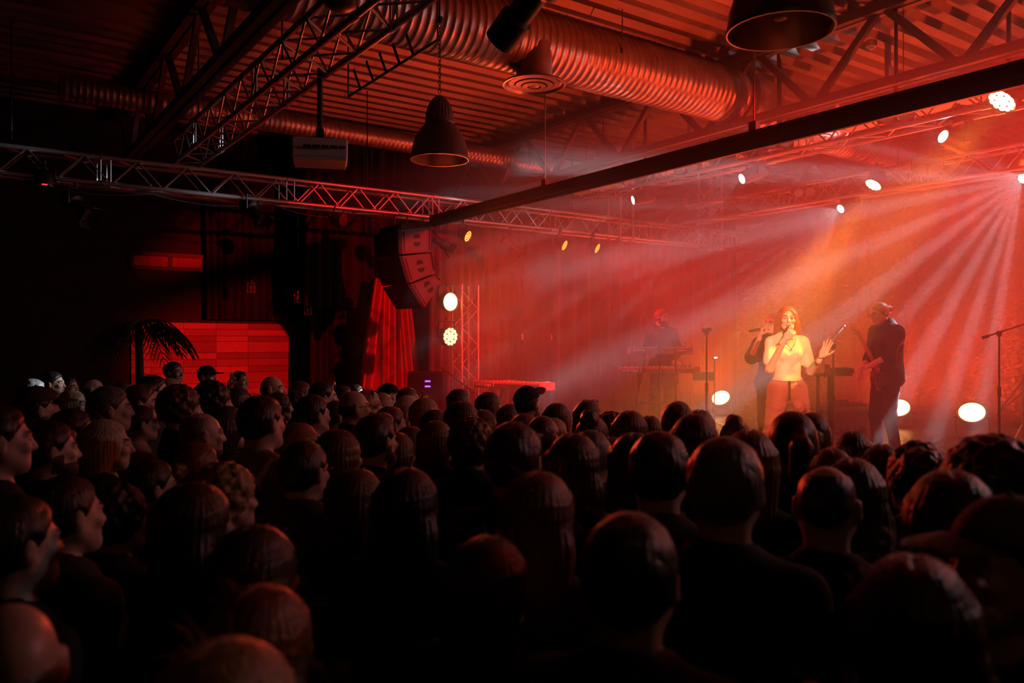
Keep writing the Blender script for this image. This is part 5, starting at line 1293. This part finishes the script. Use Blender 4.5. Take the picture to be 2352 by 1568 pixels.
# her guitar, neck pointing up in front of her
P0 = world(gp, (0.02, -0.10, 0.93)); P1 = at(1962, 757, 8.9)
ax = (P1 - P0).normalized(); t = thing('electric_guitar', 'electric guitar slung on the guitar player, its neck pointing up', 'guitar', P0)
qg = ax.to_track_quat('Y', 'X'); Lg = (P1 - P0).length
bm = NB(); out = [(0.0, -0.22), (0.10, -0.20), (0.155, -0.10), (0.13, -0.0), (0.11, 0.06), (0.14, 0.13), (0.11, 0.19), (0.04, 0.15), (-0.04, 0.15), (-0.10, 0.17), (-0.13, 0.11), (-0.10, 0.04), (-0.13, -0.04), (-0.155, -0.12), (-0.10, -0.20)]
A = [bm.verts.new((x * 0.8, y * 0.8 - 0.03, -0.02)) for x, y in out]; B = [bm.verts.new((x * 0.8, y * 0.8 - 0.03, 0.02)) for x, y in out]
bm.faces.new(A[::-1]); bm.faces.new(B)
for i in range(len(out)): bm.faces.new([A[i], A[(i + 1) % len(out)], B[(i + 1) % len(out)], B[i]])
mat('guitar_body', (0.25, 0.04, 0.03), 0.25); mat('maple', (0.45, 0.22, 0.10), 0.35, stretch=(8, 1, 8))
obj('body', bm, 'guitar_body', t, rot=qg)
bm = NB(); add_box(bm, (0.046, Lg - 0.06, 0.022), (0, (Lg - 0.06) / 2 + 0.02, 0.024), bevel=0.006); nk = obj('neck', bm, 'maple', t, rot=qg)
bm = NB(); add_box(bm, (0.075, 0.14, 0.016), (0, Lg + 0.03, 0.022), bevel=0.006); obj('headstock', bm, 'maple', t, rot=qg)
for i in range(6):
    bm = NB(); add_cyl(bm, (-0.034, Lg - 0.02 + i * 0.021, 0.022), (-0.062, Lg - 0.02 + i * 0.021, 0.022), 0.006, seg=8); add_cyl(bm, (-0.022, Lg - 0.02 + i * 0.021, 0.02), (-0.022, Lg - 0.02 + i * 0.021, 0.042), 0.005, seg=8); obj('tuning_peg', bm, 'chrome', t, rot=qg)
for i in range(6):
    bm = NB(); add_cyl(bm, (-0.017 + i * 0.0068, -0.12, 0.04), (-0.017 + i * 0.0068, Lg, 0.037), 0.0008, seg=4); obj('string', bm, 'chrome', t, rot=qg)
# ================================================================== the audience
HC = dict(bk=(0.014, 0.011, 0.010), db=(0.035, 0.020, 0.012), br=(0.085, 0.042, 0.020), gi=(0.20, 0.07, 0.022), bl=(0.36, 0.24, 0.12), gy=(0.15, 0.145, 0.14), wb=(0.60, 0.54, 0.44))
JS = joints()
hd = [place_hand(hand_mesh(side=1), JS['wrR'], (0.05, -0.2, -1), (1, 0, 0)), place_hand(hand_mesh(side=-1), JS['wrL'], (-0.05, -0.2, -1), (-1, 0, 0))]
JU = joints(elR=(-0.21, -0.15, 1.24), wrR=(-0.10, -0.34, 1.50))       # one arm raised with a phone
hu = [place_hand(hand_mesh((0.55, 0.55, 0.55, 0.55), 0.8, 0.03, side=1, thumb_out=0.6), JU['wrR'], (0.1, -0.1, 1), (0.25, -1, 0)), hd[1]]
BODY = {
 'm': body_obj_mesh('body', JS, body_mesh(JS, False, 0.015, HEAD_M, hd)), 'mb': body_obj_mesh('body', JS, body_mesh(JS, False, 0.015, HEAD_B, hd), True),
 'f': body_obj_mesh('body', JS, body_mesh(JS, True, 0.015, HEAD_F, hd)),
 'mu': body_obj_mesh('body', JU, body_mesh(JU, False, 0.015, HEAD_M, hu)), 'fu': body_obj_mesh('body', JU, body_mesh(JU, True, 0.015, HEAD_F, hu))}
SHIRT = {}
for k_, (J_, fem) in dict(m=(JS, False), f=(JS, True), mu=(JU, False), fu=(JU, True)).items():
    SHIRT[k_] = [np_mesh('shirt', [shirt_mesh(J_, fem, 0.014, sleeve=s_, hem=0.84, loose=l_, seed=i)], ('cloth',)) for i, (s_, l_) in enumerate(((1.0, 0.014), (0.34, 0.012), (1.0, 0.024)))]
TROU = {'m': np_mesh('trousers', [trousers_mesh(JS, False, 0.016)], ('denim',)), 'f': np_mesh('trousers', [trousers_mesh(JS, True, 0.016, flare=0.0)], ('denim',))}
SHOE = [np_mesh('shoe', [pr], ('shoe',)) for pr in shoe_parts(JS, 0.014)]
HAIR = {}
for i, s_ in enumerate(('short', 'quiff', 'thin', 'capped', 'pony', 'bun', 'lowbun', 'bald', 'curly', 'afro', 'curlybun', 'long', 'longwide', 'bob', 'mid')):
    HAIR[s_] = np_mesh('hair', [hair_mesh(s_, 0.0055, 10 + i)], ('curly_hair' if 'curl' in s_ or s_ == 'afro' else 'hair',))
# hood lying on the shoulders
f = Field((-0.2, -0.12, 1.28), (0.2, 0.24, 1.62), 0.012)
f.ell((0, 0.09, 1.46), (0.15, 0.075, 0.065), 0.02); f.ell((0, 0.05, 1.50), (0.095, 0.08, 0.07), 0.02); f.ell((0, 0.0, 1.55), (0.085, 0.09, 0.10), 0.02, 'c')
HOOD = np_mesh('hood', [f.mesh()], ('cloth',))
# caps: crown and peak
f = Field((-0.12, -0.24, -0.02), (0.12, 0.15, 0.16), 0.006); f.ell((0, 0.012, 0.02), (0.089, 0.112, 0.105), 0.01); f.ell((0, 0.01, 0.0), (0.078, 0.10, 0.09), 0.005, 'c'); f.cut((0, 0, 0.038), (0, -0.1, -1), 0.004)
CAPC = np_mesh('cap', [f.mesh()], ('cloth',))
f = Field((-0.12, -0.24, -0.02), (0.12, 0.0, 0.12), 0.005)
sl, X, Y, Z = f.sub((-0.12, -0.24, -0.02), (0.12, 0, 0.12), 0.0)
q = np.maximum(np.sqrt((X / 0.078) ** 2 + ((Y + 0.09) / 0.105) ** 2) - 1, 0) * 0.08 + np.abs(Z - 0.046 + 1.6 * X * X - 0.10 * (Y + 0.09)) - 0.005
f.union(sl, q.astype(np.float32), 0); f.cut((0, -0.075, 0), (0, 1, 0)); CAPP = np_mesh('peak', [f.mesh()], ('cloth',))
bm = NB(); add_lathe(bm, [(0, 0.006), (0.007, 0.004), (0.008, 0)], 10); BTN = mesh_of(bm, 'button', 'cloth', True)
# backpack straps
bm = NB()
for s in (-1, 1): add_tube(bm, [(s * 0.10, -0.135, 1.12), (s * 0.105, -0.13, 1.30), (s * 0.10, -0.06, 1.455), (s * 0.10, 0.04, 1.475), (s * 0.105, 0.125, 1.40), (s * 0.11, 0.14, 1.15)], 0.019, 6)
STRAP = mesh_of(bm, 'backpack_strap', 'grey_plastic', True)
bm = NB(); add_box(bm, (0.30, 0.16, 0.42), (0, 0.20, 1.20), bevel=0.05); BPACK = mesh_of(bm, 'backpack', 'rubber', True)
# loose hairs catching the light
def flyaway(seed, n, R0=0.115):
    rn = random.Random(seed); bm = NB()
    for _ in range(n):
        a = rn.uniform(0.4, 5.9); e = rn.uniform(0.1, 1.3); d0 = Vector((math.sin(a) * math.cos(e), math.cos(a) * math.cos(e), math.sin(e)))
        p = Vector((d0.x * 0.088, 0.014 + d0.y * 0.108, 0.012 + d0.z * 0.106)); t_ = (d0 + Vector((rn.uniform(-1, 1), rn.uniform(-1, 1), rn.uniform(-0.6, 0.8)))).normalized(); pts = [p]
        for k in range(4): pts.append(pts[-1] + t_ * rn.uniform(0.010, 0.018)); t_ = (t_ + Vector((rn.uniform(-.4, .4), rn.uniform(-.4, .4), -0.25))).normalized()
        add_tube(bm, pts, [0.0006, 0.0006, 0.0005, 0.0004, 0.0003], 3, False)
    return mesh_of(bm, 'loose_hair', 'hair', True)
FLY = [flyaway(1, 45), flyaway(2, 90)]
BK = (0.012, 0.012, 0.013)
# (pixel x, pixel y of the crown, distance, body, hair style, hair colour, options, label)
P = [
 (75, 868, 6.4, 'm', 'short', 'gy', {}, 'grey-haired man at the far left behind the man in the cap'),
 (85, 884, 4.5, 'm', 'capped', 'db', dict(cap=(0.05, 0.035, 0.03)), 'man in a dark baseball cap in profile at the far left'),
 (122, 852, 8.2, 'm', 'short', 'bk', {}, 'tall dark-haired man standing behind the capped man at the far left'),
 (158, 864, 8.8, 'm', 'short', 'db', {}, 'man with a dim red face right of the tall man at the far left'),
 (216, 871, 8.6, 'm', 'bald', 'db', {}, 'bald man with a dim red face deep in the left crowd'),
 (166, 893, 6.2, 'f', 'bob', 'bl', {}, 'woman with bright blonde bob behind the man in the cap'),
 (252, 884, 4.1, 'm', 'short', 'gy', {}, 'greying man in profile with his chin raised on the left'),
 (282, 875, 7.6, 'f', 'mid', 'br', {}, 'brown-haired woman seen small between the greying man and the side-parted man'),
 (322, 877, 4.8, 'm', 'quiff', 'br', {}, 'man with side-parted brown hair and pale lit face on the left'),
 (352, 859, 6.2, 'm', 'short', 'bk', dict(glasses=1), 'dark-haired man in glasses just behind the side-parted man'),
 (392, 866, 7.3, 'f', 'long', 'bl', {}, 'fair-haired woman below the palm frond'),
 (399, 829, 9.4, 'm', 'short', 'bk', {}, 'man standing by the wooden wall directly below the palm frond'),
 (415, 879, 4.3, 'm', 'curly', 'br', {}, 'curly brown-haired man with a reddish face in the left middle row'),
 (475, 838, 9.2, 'mu', 'capped', 'bk', dict(cap=(0.02, 0.02, 0.02), phone='black'), 'man in a dark cap raising a camera phone before the wooden wall'),
 (490, 871, 5.0, 'm', 'curly', 'bk', {}, 'dark curly-haired man with a pale lit face before the wooden wall'),
 (550, 851, 9.6, 'm', 'short', 'bk', {}, 'short-haired man alone against the bright red planks'),
 (548, 887, 7.0, 'f', 'long', 'db', {}, 'woman with shiny dark hair below the man against the planks'),
 (243, 960, 3.9, 'f', 'long', 'wb', dict(yaw=-0.2), 'woman with long silvery blonde hair shining in the left crowd'),
 (322, 928, 4.7, 'f', 'lowbun', 'db', dict(cloth=(0.5, 0.38, 0.36), style=1, glow=1), 'woman in a pale patterned blouse gazing up beside the silvery blonde'),
 (165, 936, 3.9, 'm', 'short', 'db', {}, 'dark-haired man in shadow below the man in the cap'),
 (112, 962, 3.2, 'mb', 'short', 'bk', {}, 'bearded man in profile with a red-lit cheek at the far left'),
 (-8, 925, 3.1, 'm', 'short', 'bk', {}, 'man cut by the left edge with a red-lit face'),
 (462, 945, 3.9, 'm', 'thin', 'gy', {}, 'balding man with a shining forehead in the left middle'),
 (455, 1013, 3.5, 'f', 'lowbun', 'gi', {}, 'ginger woman with tied-up hair in the left middle'),
 (522, 929, 4.3, 'f', 'long', 'db', {}, 'woman with long straight dark hair left of the man with the backpack'),
 (520, 1056, 2.7, 'f', 'curly', 'bl', dict(cloth=(0.10, 0.08, 0.06)), 'blonde curly-haired woman in profile at left centre'),
 (150, 1086, 2.4, 'f', 'lowbun', 'bk', {}, 'dark-haired woman with a red-lit profile in the left foreground'),
 (268, 1102, 2.55, 'm', 'curly', 'bk', {}, 'person with dark tousled hair in the left foreground shadows'),
 (445, 1101, 2.15, 'f', 'longwide', 'db', {}, 'woman with full dark hair in the left foreground near the blonde curls'),
 (345, 1050, 2.9, 'm', 'short', 'bk', {}, 'shadowed man with a lit red cheek behind the silvery blonde'),
 (600, 904, 3.8, 'm', 'short', 'bk', dict(cloth=(0.30, 0.28, 0.27), strap=1), 'dark-haired man with backpack straps over a grey top'),
 (625, 864, 7.2, 'm', 'bald', 'db', {}, 'bald man in front of the right end of the red planks'),
 (692, 873, 7.3, 'f', 'long', 'br', {}, 'brown-haired woman with her lit face raised beside the bald man'),
 (742, 871, 6.2, 'mu', 'quiff', 'bk', dict(phone='white'), 'dark-haired man holding up a white phone'),
 (788, 883, 8.2, 'f', 'mid', 'db', {}, 'woman right of the raised white phone'),
 (817, 881, 8.9, 'm', 'short', 'db', {}, 'man with a dim red face below the first stripe of the red drape'),
 (888, 879, 7.6, 'mu', 'capped', 'bk', dict(cap=(0.012, 0.012, 0.014), capback=1, phone='black'), 'man in a backwards black cap holding up a phone below the red drape'),
 (938, 888, 7.4, 'f', 'long', 'br', {}, 'brown-haired woman below the bright edge of the red drape'),
 (938, 906, 5.8, 'f', 'longwide', 'wb', {}, 'woman with long pale blonde hair below the red drape'),
 (977, 911, 5.4, 'f', 'mid', 'bl', {}, 'woman with straight golden blonde hair in the centre left'),
 (878, 900, 6.8, 'f', 'mid', 'bl', {}, 'blonde woman just left of the backwards-capped man'),
 (845, 893, 6.3, 'f', 'bob', 'bl', dict(glasses=1), 'short-haired blonde woman in glasses behind the bald man in glasses'),
 (812, 897, 5.0, 'm', 'bald', 'db', dict(glasses=1), 'bald man in glasses in profile at centre left'),
 (772, 918, 5.2, 'f', 'lowbun', 'db', {}, 'woman with dark tied hair behind the bald man in glasses'),
 (718, 904, 4.9, 'm', 'short', 'bk', {}, 'dark short-haired man with rim-lit face right of the backpack man'),
 (640, 899, 6.2, 'f', 'mid', 'br', {}, 'woman with streaked hair behind the backpack man'),
 (688, 894, 6.8, 'f', 'curly', 'br', {}, 'curly-haired woman behind the dark short-haired man'),
 (688, 968, 4.0, 'f', 'bob', 'gi', {}, 'woman with a ginger bob right of the backpack man'),
 (698, 1009, 2.95, 'm', 'short', 'bk', dict(glasses=1), 'dark-haired man in glasses in profile at left centre foreground'),
 (776, 982, 3.4, 'f', 'long', 'br', {}, 'woman with long brown hair and a red-lit profile at centre left'),
 (862, 943, 3.7, 'mb', 'quiff', 'bk', {}, 'bearded dark-haired man in profile at centre left'),
 (897, 931, 4.5, 'm', 'short', 'br', {}, 'red-faced man just beyond the bearded man at centre left'),
 (912, 990, 4.15, 'f', 'mid', 'br', {}, 'young woman peering past the bearded man'),
 (944, 976, 4.4, 'f', 'long', 'db', {}, 'young woman with a pale lit upturned face at centre'),
 (1000, 937, 5.0, 'f', 'bob', 'bk', {}, 'dark bob-haired woman below the golden blonde'),
 (1002, 963, 4.35, 'f', 'long', 'br', {}, 'woman with long reddish brown hair left of the glasses wearer at centre'),
 (1055, 891, 5.9, 'f', 'long', 'bk', {}, 'woman with sleek black hair below the lamp tower'),
 (1062, 918, 4.9, 'f', 'longwide', 'db', {}, 'woman with long dark hair in front of the sleek black-haired woman'),
 (1123, 898, 5.7, 'f', 'long', 'bk', {}, 'woman with straight black hair below the single red keyboard'),
 (1110, 938, 5.3, 'f', 'bob', 'br', {}, 'small brown-haired woman left of the raised black phone'),
 (1085, 954, 3.9, 'f', 'curly', 'br', dict(glasses=1), 'short curly-haired person in glasses at centre'),
 (818, 1071, 2.6, 'f', 'long', 'br', {}, 'woman with glossy light-streaked hair in the centre left foreground'),
 (935, 1069, 2.45, 'f', 'longwide', 'bk', {}, 'woman with big dark hair right of the glossy-haired woman'),
 (1211, 884, 5.5, 'mb', 'capped', 'bk', dict(cap=(0.02, 0.02, 0.025), snap=1), 'bearded man in a black snapback cap in front of the red keyboard'),
 (1172, 925, 5.5, 'fu', 'mid', 'br', dict(phone='black'), 'brown-haired woman raising a black phone left of the snapback man'),
 (1280, 923, 5.0, 'f', 'long', 'db', {}, 'woman with long dark hair right of the snapback man'),
 (1350, 917, 5.2, 'f', 'long', 'bk', dict(glasses_up=1), 'dark-haired woman with sunglasses pushed up on her head'),
 (1204, 948, 4.6, 'm', 'short', 'br', {}, 'brown-haired person right behind the big dark head at centre'),
 (1247, 952, 4.3, 'f', 'lowbun', 'br', dict(cloth=(0.06, 0.05, 0.025)), 'woman with tied brown hair and a bare ear at centre'),
 (1272, 957, 4.7, 'f', 'lowbun', 'bl', {}, 'fair woman with an earring beside the woman with tied brown hair'),
 (1180, 965, 2.55, 'm', 'short', 'db', dict(rim=1), 'large dark short-haired head in the centre foreground'),
 (1360, 939, 3.9, 'f', 'bun', 'br', dict(style=1), 'woman with a braided updo and bare neck at centre'),
 (1358, 985, 3.5, 'm', 'short', 'gy', {}, 'grey-haired person below the braided updo'),
 (1318, 990, 2.8, 'f', 'longwide', 'db', dict(cloth=(0.05, 0.05, 0.05)), 'woman with very long dark hair at centre foreground'),
 (1448, 940, 4.2, 'f', 'long', 'br', {}, 'woman with straight chestnut hair right of the braided updo'),
 (1405, 942, 4.9, 'f', 'curly', 'db', {}, 'dark curly-haired woman behind the chestnut-haired woman'),
 (1493, 952, 4.9, 'f', 'mid', 'br', {}, 'brown-haired woman with a lit cheek right of the chestnut-haired woman'),
 (1412, 1000, 3.7, 'f', 'pony', 'gi', {}, 'red-haired person seen low between two dark heads at centre'),
 (1458, 989, 3.0, 'f', 'long', 'bk', {}, 'woman with long black hair left of the big dark-haired man'),
 (1514, 986, 2.4, 'm', 'short', 'bk', dict(rim=1), 'big dark-haired man with outlined ears in the right centre foreground'),
 (1557, 917, 4.4, 'm', 'quiff', 'br', {}, 'brown-haired man with a tousled quiff below the keyboards'),
 (1607, 938, 4.8, 'f', 'mid', 'wb', {}, 'pale-haired woman right of the man with the quiff'),
 (1595, 946, 3.5, 'm', 'bob', 'db', {}, 'person with chin-length dark hair below the man with the quiff'),
 (1690, 949, 3.9, 'f', 'bun', 'bl', dict(fly=1), 'blonde woman with a messy bun glowing in front of the stage'),
 (1665, 998, 2.25, 'm', 'short', 'gy', dict(rim=1), 'grizzled man with a white-lit nape in the right foreground'),
 (1722, 982, 2.85, 'f', 'long', 'gi', {}, 'woman with auburn hair right of the grizzled man'),
 (1820, 939, 3.0, 'f', 'pony', 'db', dict(hood=1, cloth=(0.03, 0.02, 0.02)), 'person with a dark ponytail in front of the singer'),
 (1864, 944, 3.35, 'f', 'lowbun', 'br', dict(hood=1, cloth=(0.20, 0.16, 0.06)), 'woman with a brown bun and tan hood right of the ponytail'),
 (1960, 986, 3.7, 'f', 'long', 'db', {}, 'woman with glossy dark hair in front of the guitar player'),
 (1910, 1025, 3.2, 'f', 'mid', 'br', {}, 'short brown-haired woman left of the glossy-haired woman near the stage'),
 (2027, 1016, 3.3, 'f', 'long', 'br', dict(fly=1), 'woman with long loose brown hair below the feet of the guitar player'),
 (2106, 1002, 2.75, 'f', 'curlybun', 'db', dict(fly=1), 'woman with a curly pinned-up bun on the right'),
 (2178, 1046, 3.5, 'f', 'bob', 'br', {}, 'small fair-streaked head right of the curly bun'),
 (2282, 985, 2.4, 'f', 'afro', 'bk', {}, 'person with a big mass of dark curls at the right'),
 (1960, 1046, 2.6, 'f', 'longwide', 'db', dict(fly=1), 'woman with long dark hair behind the close-cropped man on the right'),
 (1899, 1065, 2.3, 'm', 'thin', 'bk', dict(rim=1), 'close-cropped man with protruding ears on the right'),
 (2185, 1071, 2.0, 'f', 'longwide', 'bk', {}, 'woman with long black hair filling the right foreground'),
 (2318, 1133, 1.85, 'm', 'capped', 'bk', dict(cap=(0.16, 0.13, 0.09), yaw=1.9), 'man in a tan-peaked cap cut by the right edge'),
 (2100, 1264, 1.4, 'f', 'longwide', 'db', dict(fly=1), 'blurred woman with dark hair at the bottom right'),
 (1447, 1170, 1.45, 'm', 'short', 'bk', {}, 'blurred large dark head with one ear at the bottom centre'),
 (1122, 1224, 1.75, 'f', 'long', 'db', {}, 'blurred woman with parted hair at the bottom centre left'),
 (1238, 1076, 2.2, 'f', 'longwide', 'gi', {}, 'woman with auburn hair below the large dark short-haired head'),
 (20, 1388, 1.25, 'm', 'bald', 'gy', dict(yaw=0.9), 'bald head shining in the bottom left corner'),
 (600, 1336, 1.6, 'f', 'longwide', 'gi', {}, 'blurred red-haired woman at the bottom left'),
 (520, 1458, 1.2, 'f', 'longwide', 'bl', {}, 'blurred fair-haired woman at the very bottom left'),
 (585, 1200, 1.95, 'f', 'mid', 'db', {}, 'brown-haired woman in shadow below the blonde curls'),
 (1890, 1540, 1.3, 'f', 'bun', 'gi', {}, 'crown of a red-lit head at the bottom edge'),
 (30, 1132, 2.0, 'm', 'short', 'bk', {}, 'dark head near the left edge below the bearded man'),
]
random.seed(11); pos = []
for (px, py, d, *_r) in P: pos.append([px, py, d])
# ease apart people who stand too close, moving each along its own line of sight
def xy(q): v_ = at(q[0], q[1], q[2]); return v_
FOC = at(1830, 784, 8.6)
for it in range(140):
    for i in range(len(pos)):
        for j in range(i):
            if abs(pos[i][2] - pos[j][2]) > 0.8: continue
            a = xy(pos[i]); b_ = xy(pos[j]); dv = (a - b_).to_2d()
            if dv.length > 0.6: continue
            fw = (FOC - a).to_2d().normalized(); al = dv.dot(fw); ac = dv.x * fw.y - dv.y * fw.x
            m_ = math.sqrt((al / 0.34) ** 2 + (ac / 0.50) ** 2)
            if m_ < 1.0:
                e = (1.0 - m_) * 0.05; s = 1 if pos[i][2] >= pos[j][2] else -1
                for idx, sg_ in ((i, s), (j, -s)):
                    nd = pos[idx][2] + sg_ * e; hgt = CAM.z - (pos[idx][1] - 784) / F_PX * nd
                    if 1.47 < hgt < 1.96 and abs(nd - P[idx][2]) < 0.2 * P[idx][2] and nd > 1.05: pos[idx][2] = nd
FOCUS = at(1830, 784, 8.6)
phones = []
for (px, py, d, bt, hs, hcol, op, lab), q in zip(P, pos):
    top = xy(q); crown = {'short': 1.764, 'quiff': 1.775, 'thin': 1.752, 'bald': 1.745, 'curly': 1.785, 'afro': 1.81, 'curlybun': 1.785, 'capped': 1.768, 'bun': 1.79}.get(hs, 1.762)
    hgt = top.z; sc = hgt / crown
    fx = FOCUS - top; rz = math.atan2(fx.x, -fx.y) + random.uniform(-0.22, 0.22) + op.get('yaw', 0)
    t = thing('person', lab, 'person', (top.x, top.y, 0), rz, 'audience'); t.scale = (sc,) * 3
    fem = bt[0] == 'f'; up_ = 'u' in bt
    sk = random.choice(((0.62, 0.42, 0.33), (0.66, 0.46, 0.37), (0.56, 0.37, 0.29)))
    o = link('body', BODY[bt], t); o.color = (*sk, 1)
    cl = op.get('cloth') or random.choice((BK, BK, (0.02, 0.02, 0.025), (0.035, 0.03, 0.03), (0.05, 0.04, 0.035), (0.02, 0.025, 0.04)))
    sty = op.get('style', random.choice((0, 0, 1, 2)))
    o = link('shirt', SHIRT[('f' if fem else 'm') + ('u' if up_ else '')][sty], t); o.color = (*cl, 1)
    o = link('trousers', TROU['f' if fem else 'm'], t); o.color = (*random.choice(((0.02, 0.025, 0.04), BK, (0.03, 0.03, 0.03))), 1)
    for s_ in SHOE: link('shoe', s_, t)
    o = link('hair', HAIR[hs], t, JS['head']); o.color = (*HC[hcol], 1)
    if 'fly' in op: ff = link('loose_hair', FLY[1], o); ff.color = (*HC[hcol], 1); ff['kind'] = 'stuff'
    elif hs not in ('bald', 'thin', 'capped') and d < 4.2: ff = link('loose_hair', FLY[0], o); ff.color = (*HC[hcol], 1); ff['kind'] = 'stuff'
    if 'cap' in op:
        rc = (0, 0, PI) if 'capback' in op else ((-0.12, 0, 0) if 'snap' in op else (0, 0, 0))
        c = link('cap', CAPC, t, JS['head'], rc); c.color = (*op['cap'], 1)
        p_ = link('peak', CAPP, c, None, (-0.25, 0, 0) if 'snap' in op else None); p_.color = (*((0.3, 0.2, 0.08) if 'snap' in op else op['cap']), 1)
        b_ = link('button', BTN, c, (0, 0.012, 0.124)); b_.color = (*op['cap'], 1)
    if 'glasses' in op: link('glasses', GLASSES, t, JS['head'])
    if 'glasses_up' in op: link('sunglasses', GLASSES, t, Vector(JS['head']) + Vector((0, 0.022, 0.012)), (-1.1, 0, 0), (1.1, 1.05, 1.1))
    if 'hood' in op: o = link('hood', HOOD, t); o.color = (*cl, 1)
    if 'strap' in op: link('backpack_strap', STRAP, t); link('backpack', BPACK, t)
    if 'phone' in op: phones.append((t, op['phone'], lab))
bm = NB(); add_box(bm, (0.075, 0.009, 0.15), bevel=0.004); PH = {'white': mesh_of(bm, 'case', 'paper_white')}
bm = NB(); add_box(bm, (0.075, 0.009, 0.15), bevel=0.004); PH['black'] = mesh_of(bm, 'case', 'black_plastic')
bm = NB(); add_box(bm, (0.068, 0.001, 0.14), (0, -0.005, 0)); SCR = mesh_of(bm, 'screen', 'dead_lens')
bm = NB(); add_cyl(bm, (-0.022, 0.004, 0.055), (-0.022, 0.0065, 0.055), 0.009, seg=12); add_cyl(bm, (-0.002, 0.004, 0.055), (-0.002, 0.0065, 0.055), 0.006, seg=10); LNS = mesh_of(bm, 'camera_lens', 'dead_lens')
for t, c, lab in phones:
    p_ = world(t, (-0.085, -0.375, 1.605))
    ph = thing('phone', '%s phone held up by the %s' % (c, {'man in a dark cap': 'man in the dark cap by the wooden wall'}.get(lab[:17], {'d': 'dark-haired man in the left crowd', 'm': 'man in the backwards cap', 'b': 'brown-haired woman at centre'}[lab[0]])), 'phone', p_, t.rotation_euler.z + PI, 'phones held up in the crowd')
    link('case', PH[c], ph); link('screen', SCR, ph); link('camera_lens', LNS, ph)
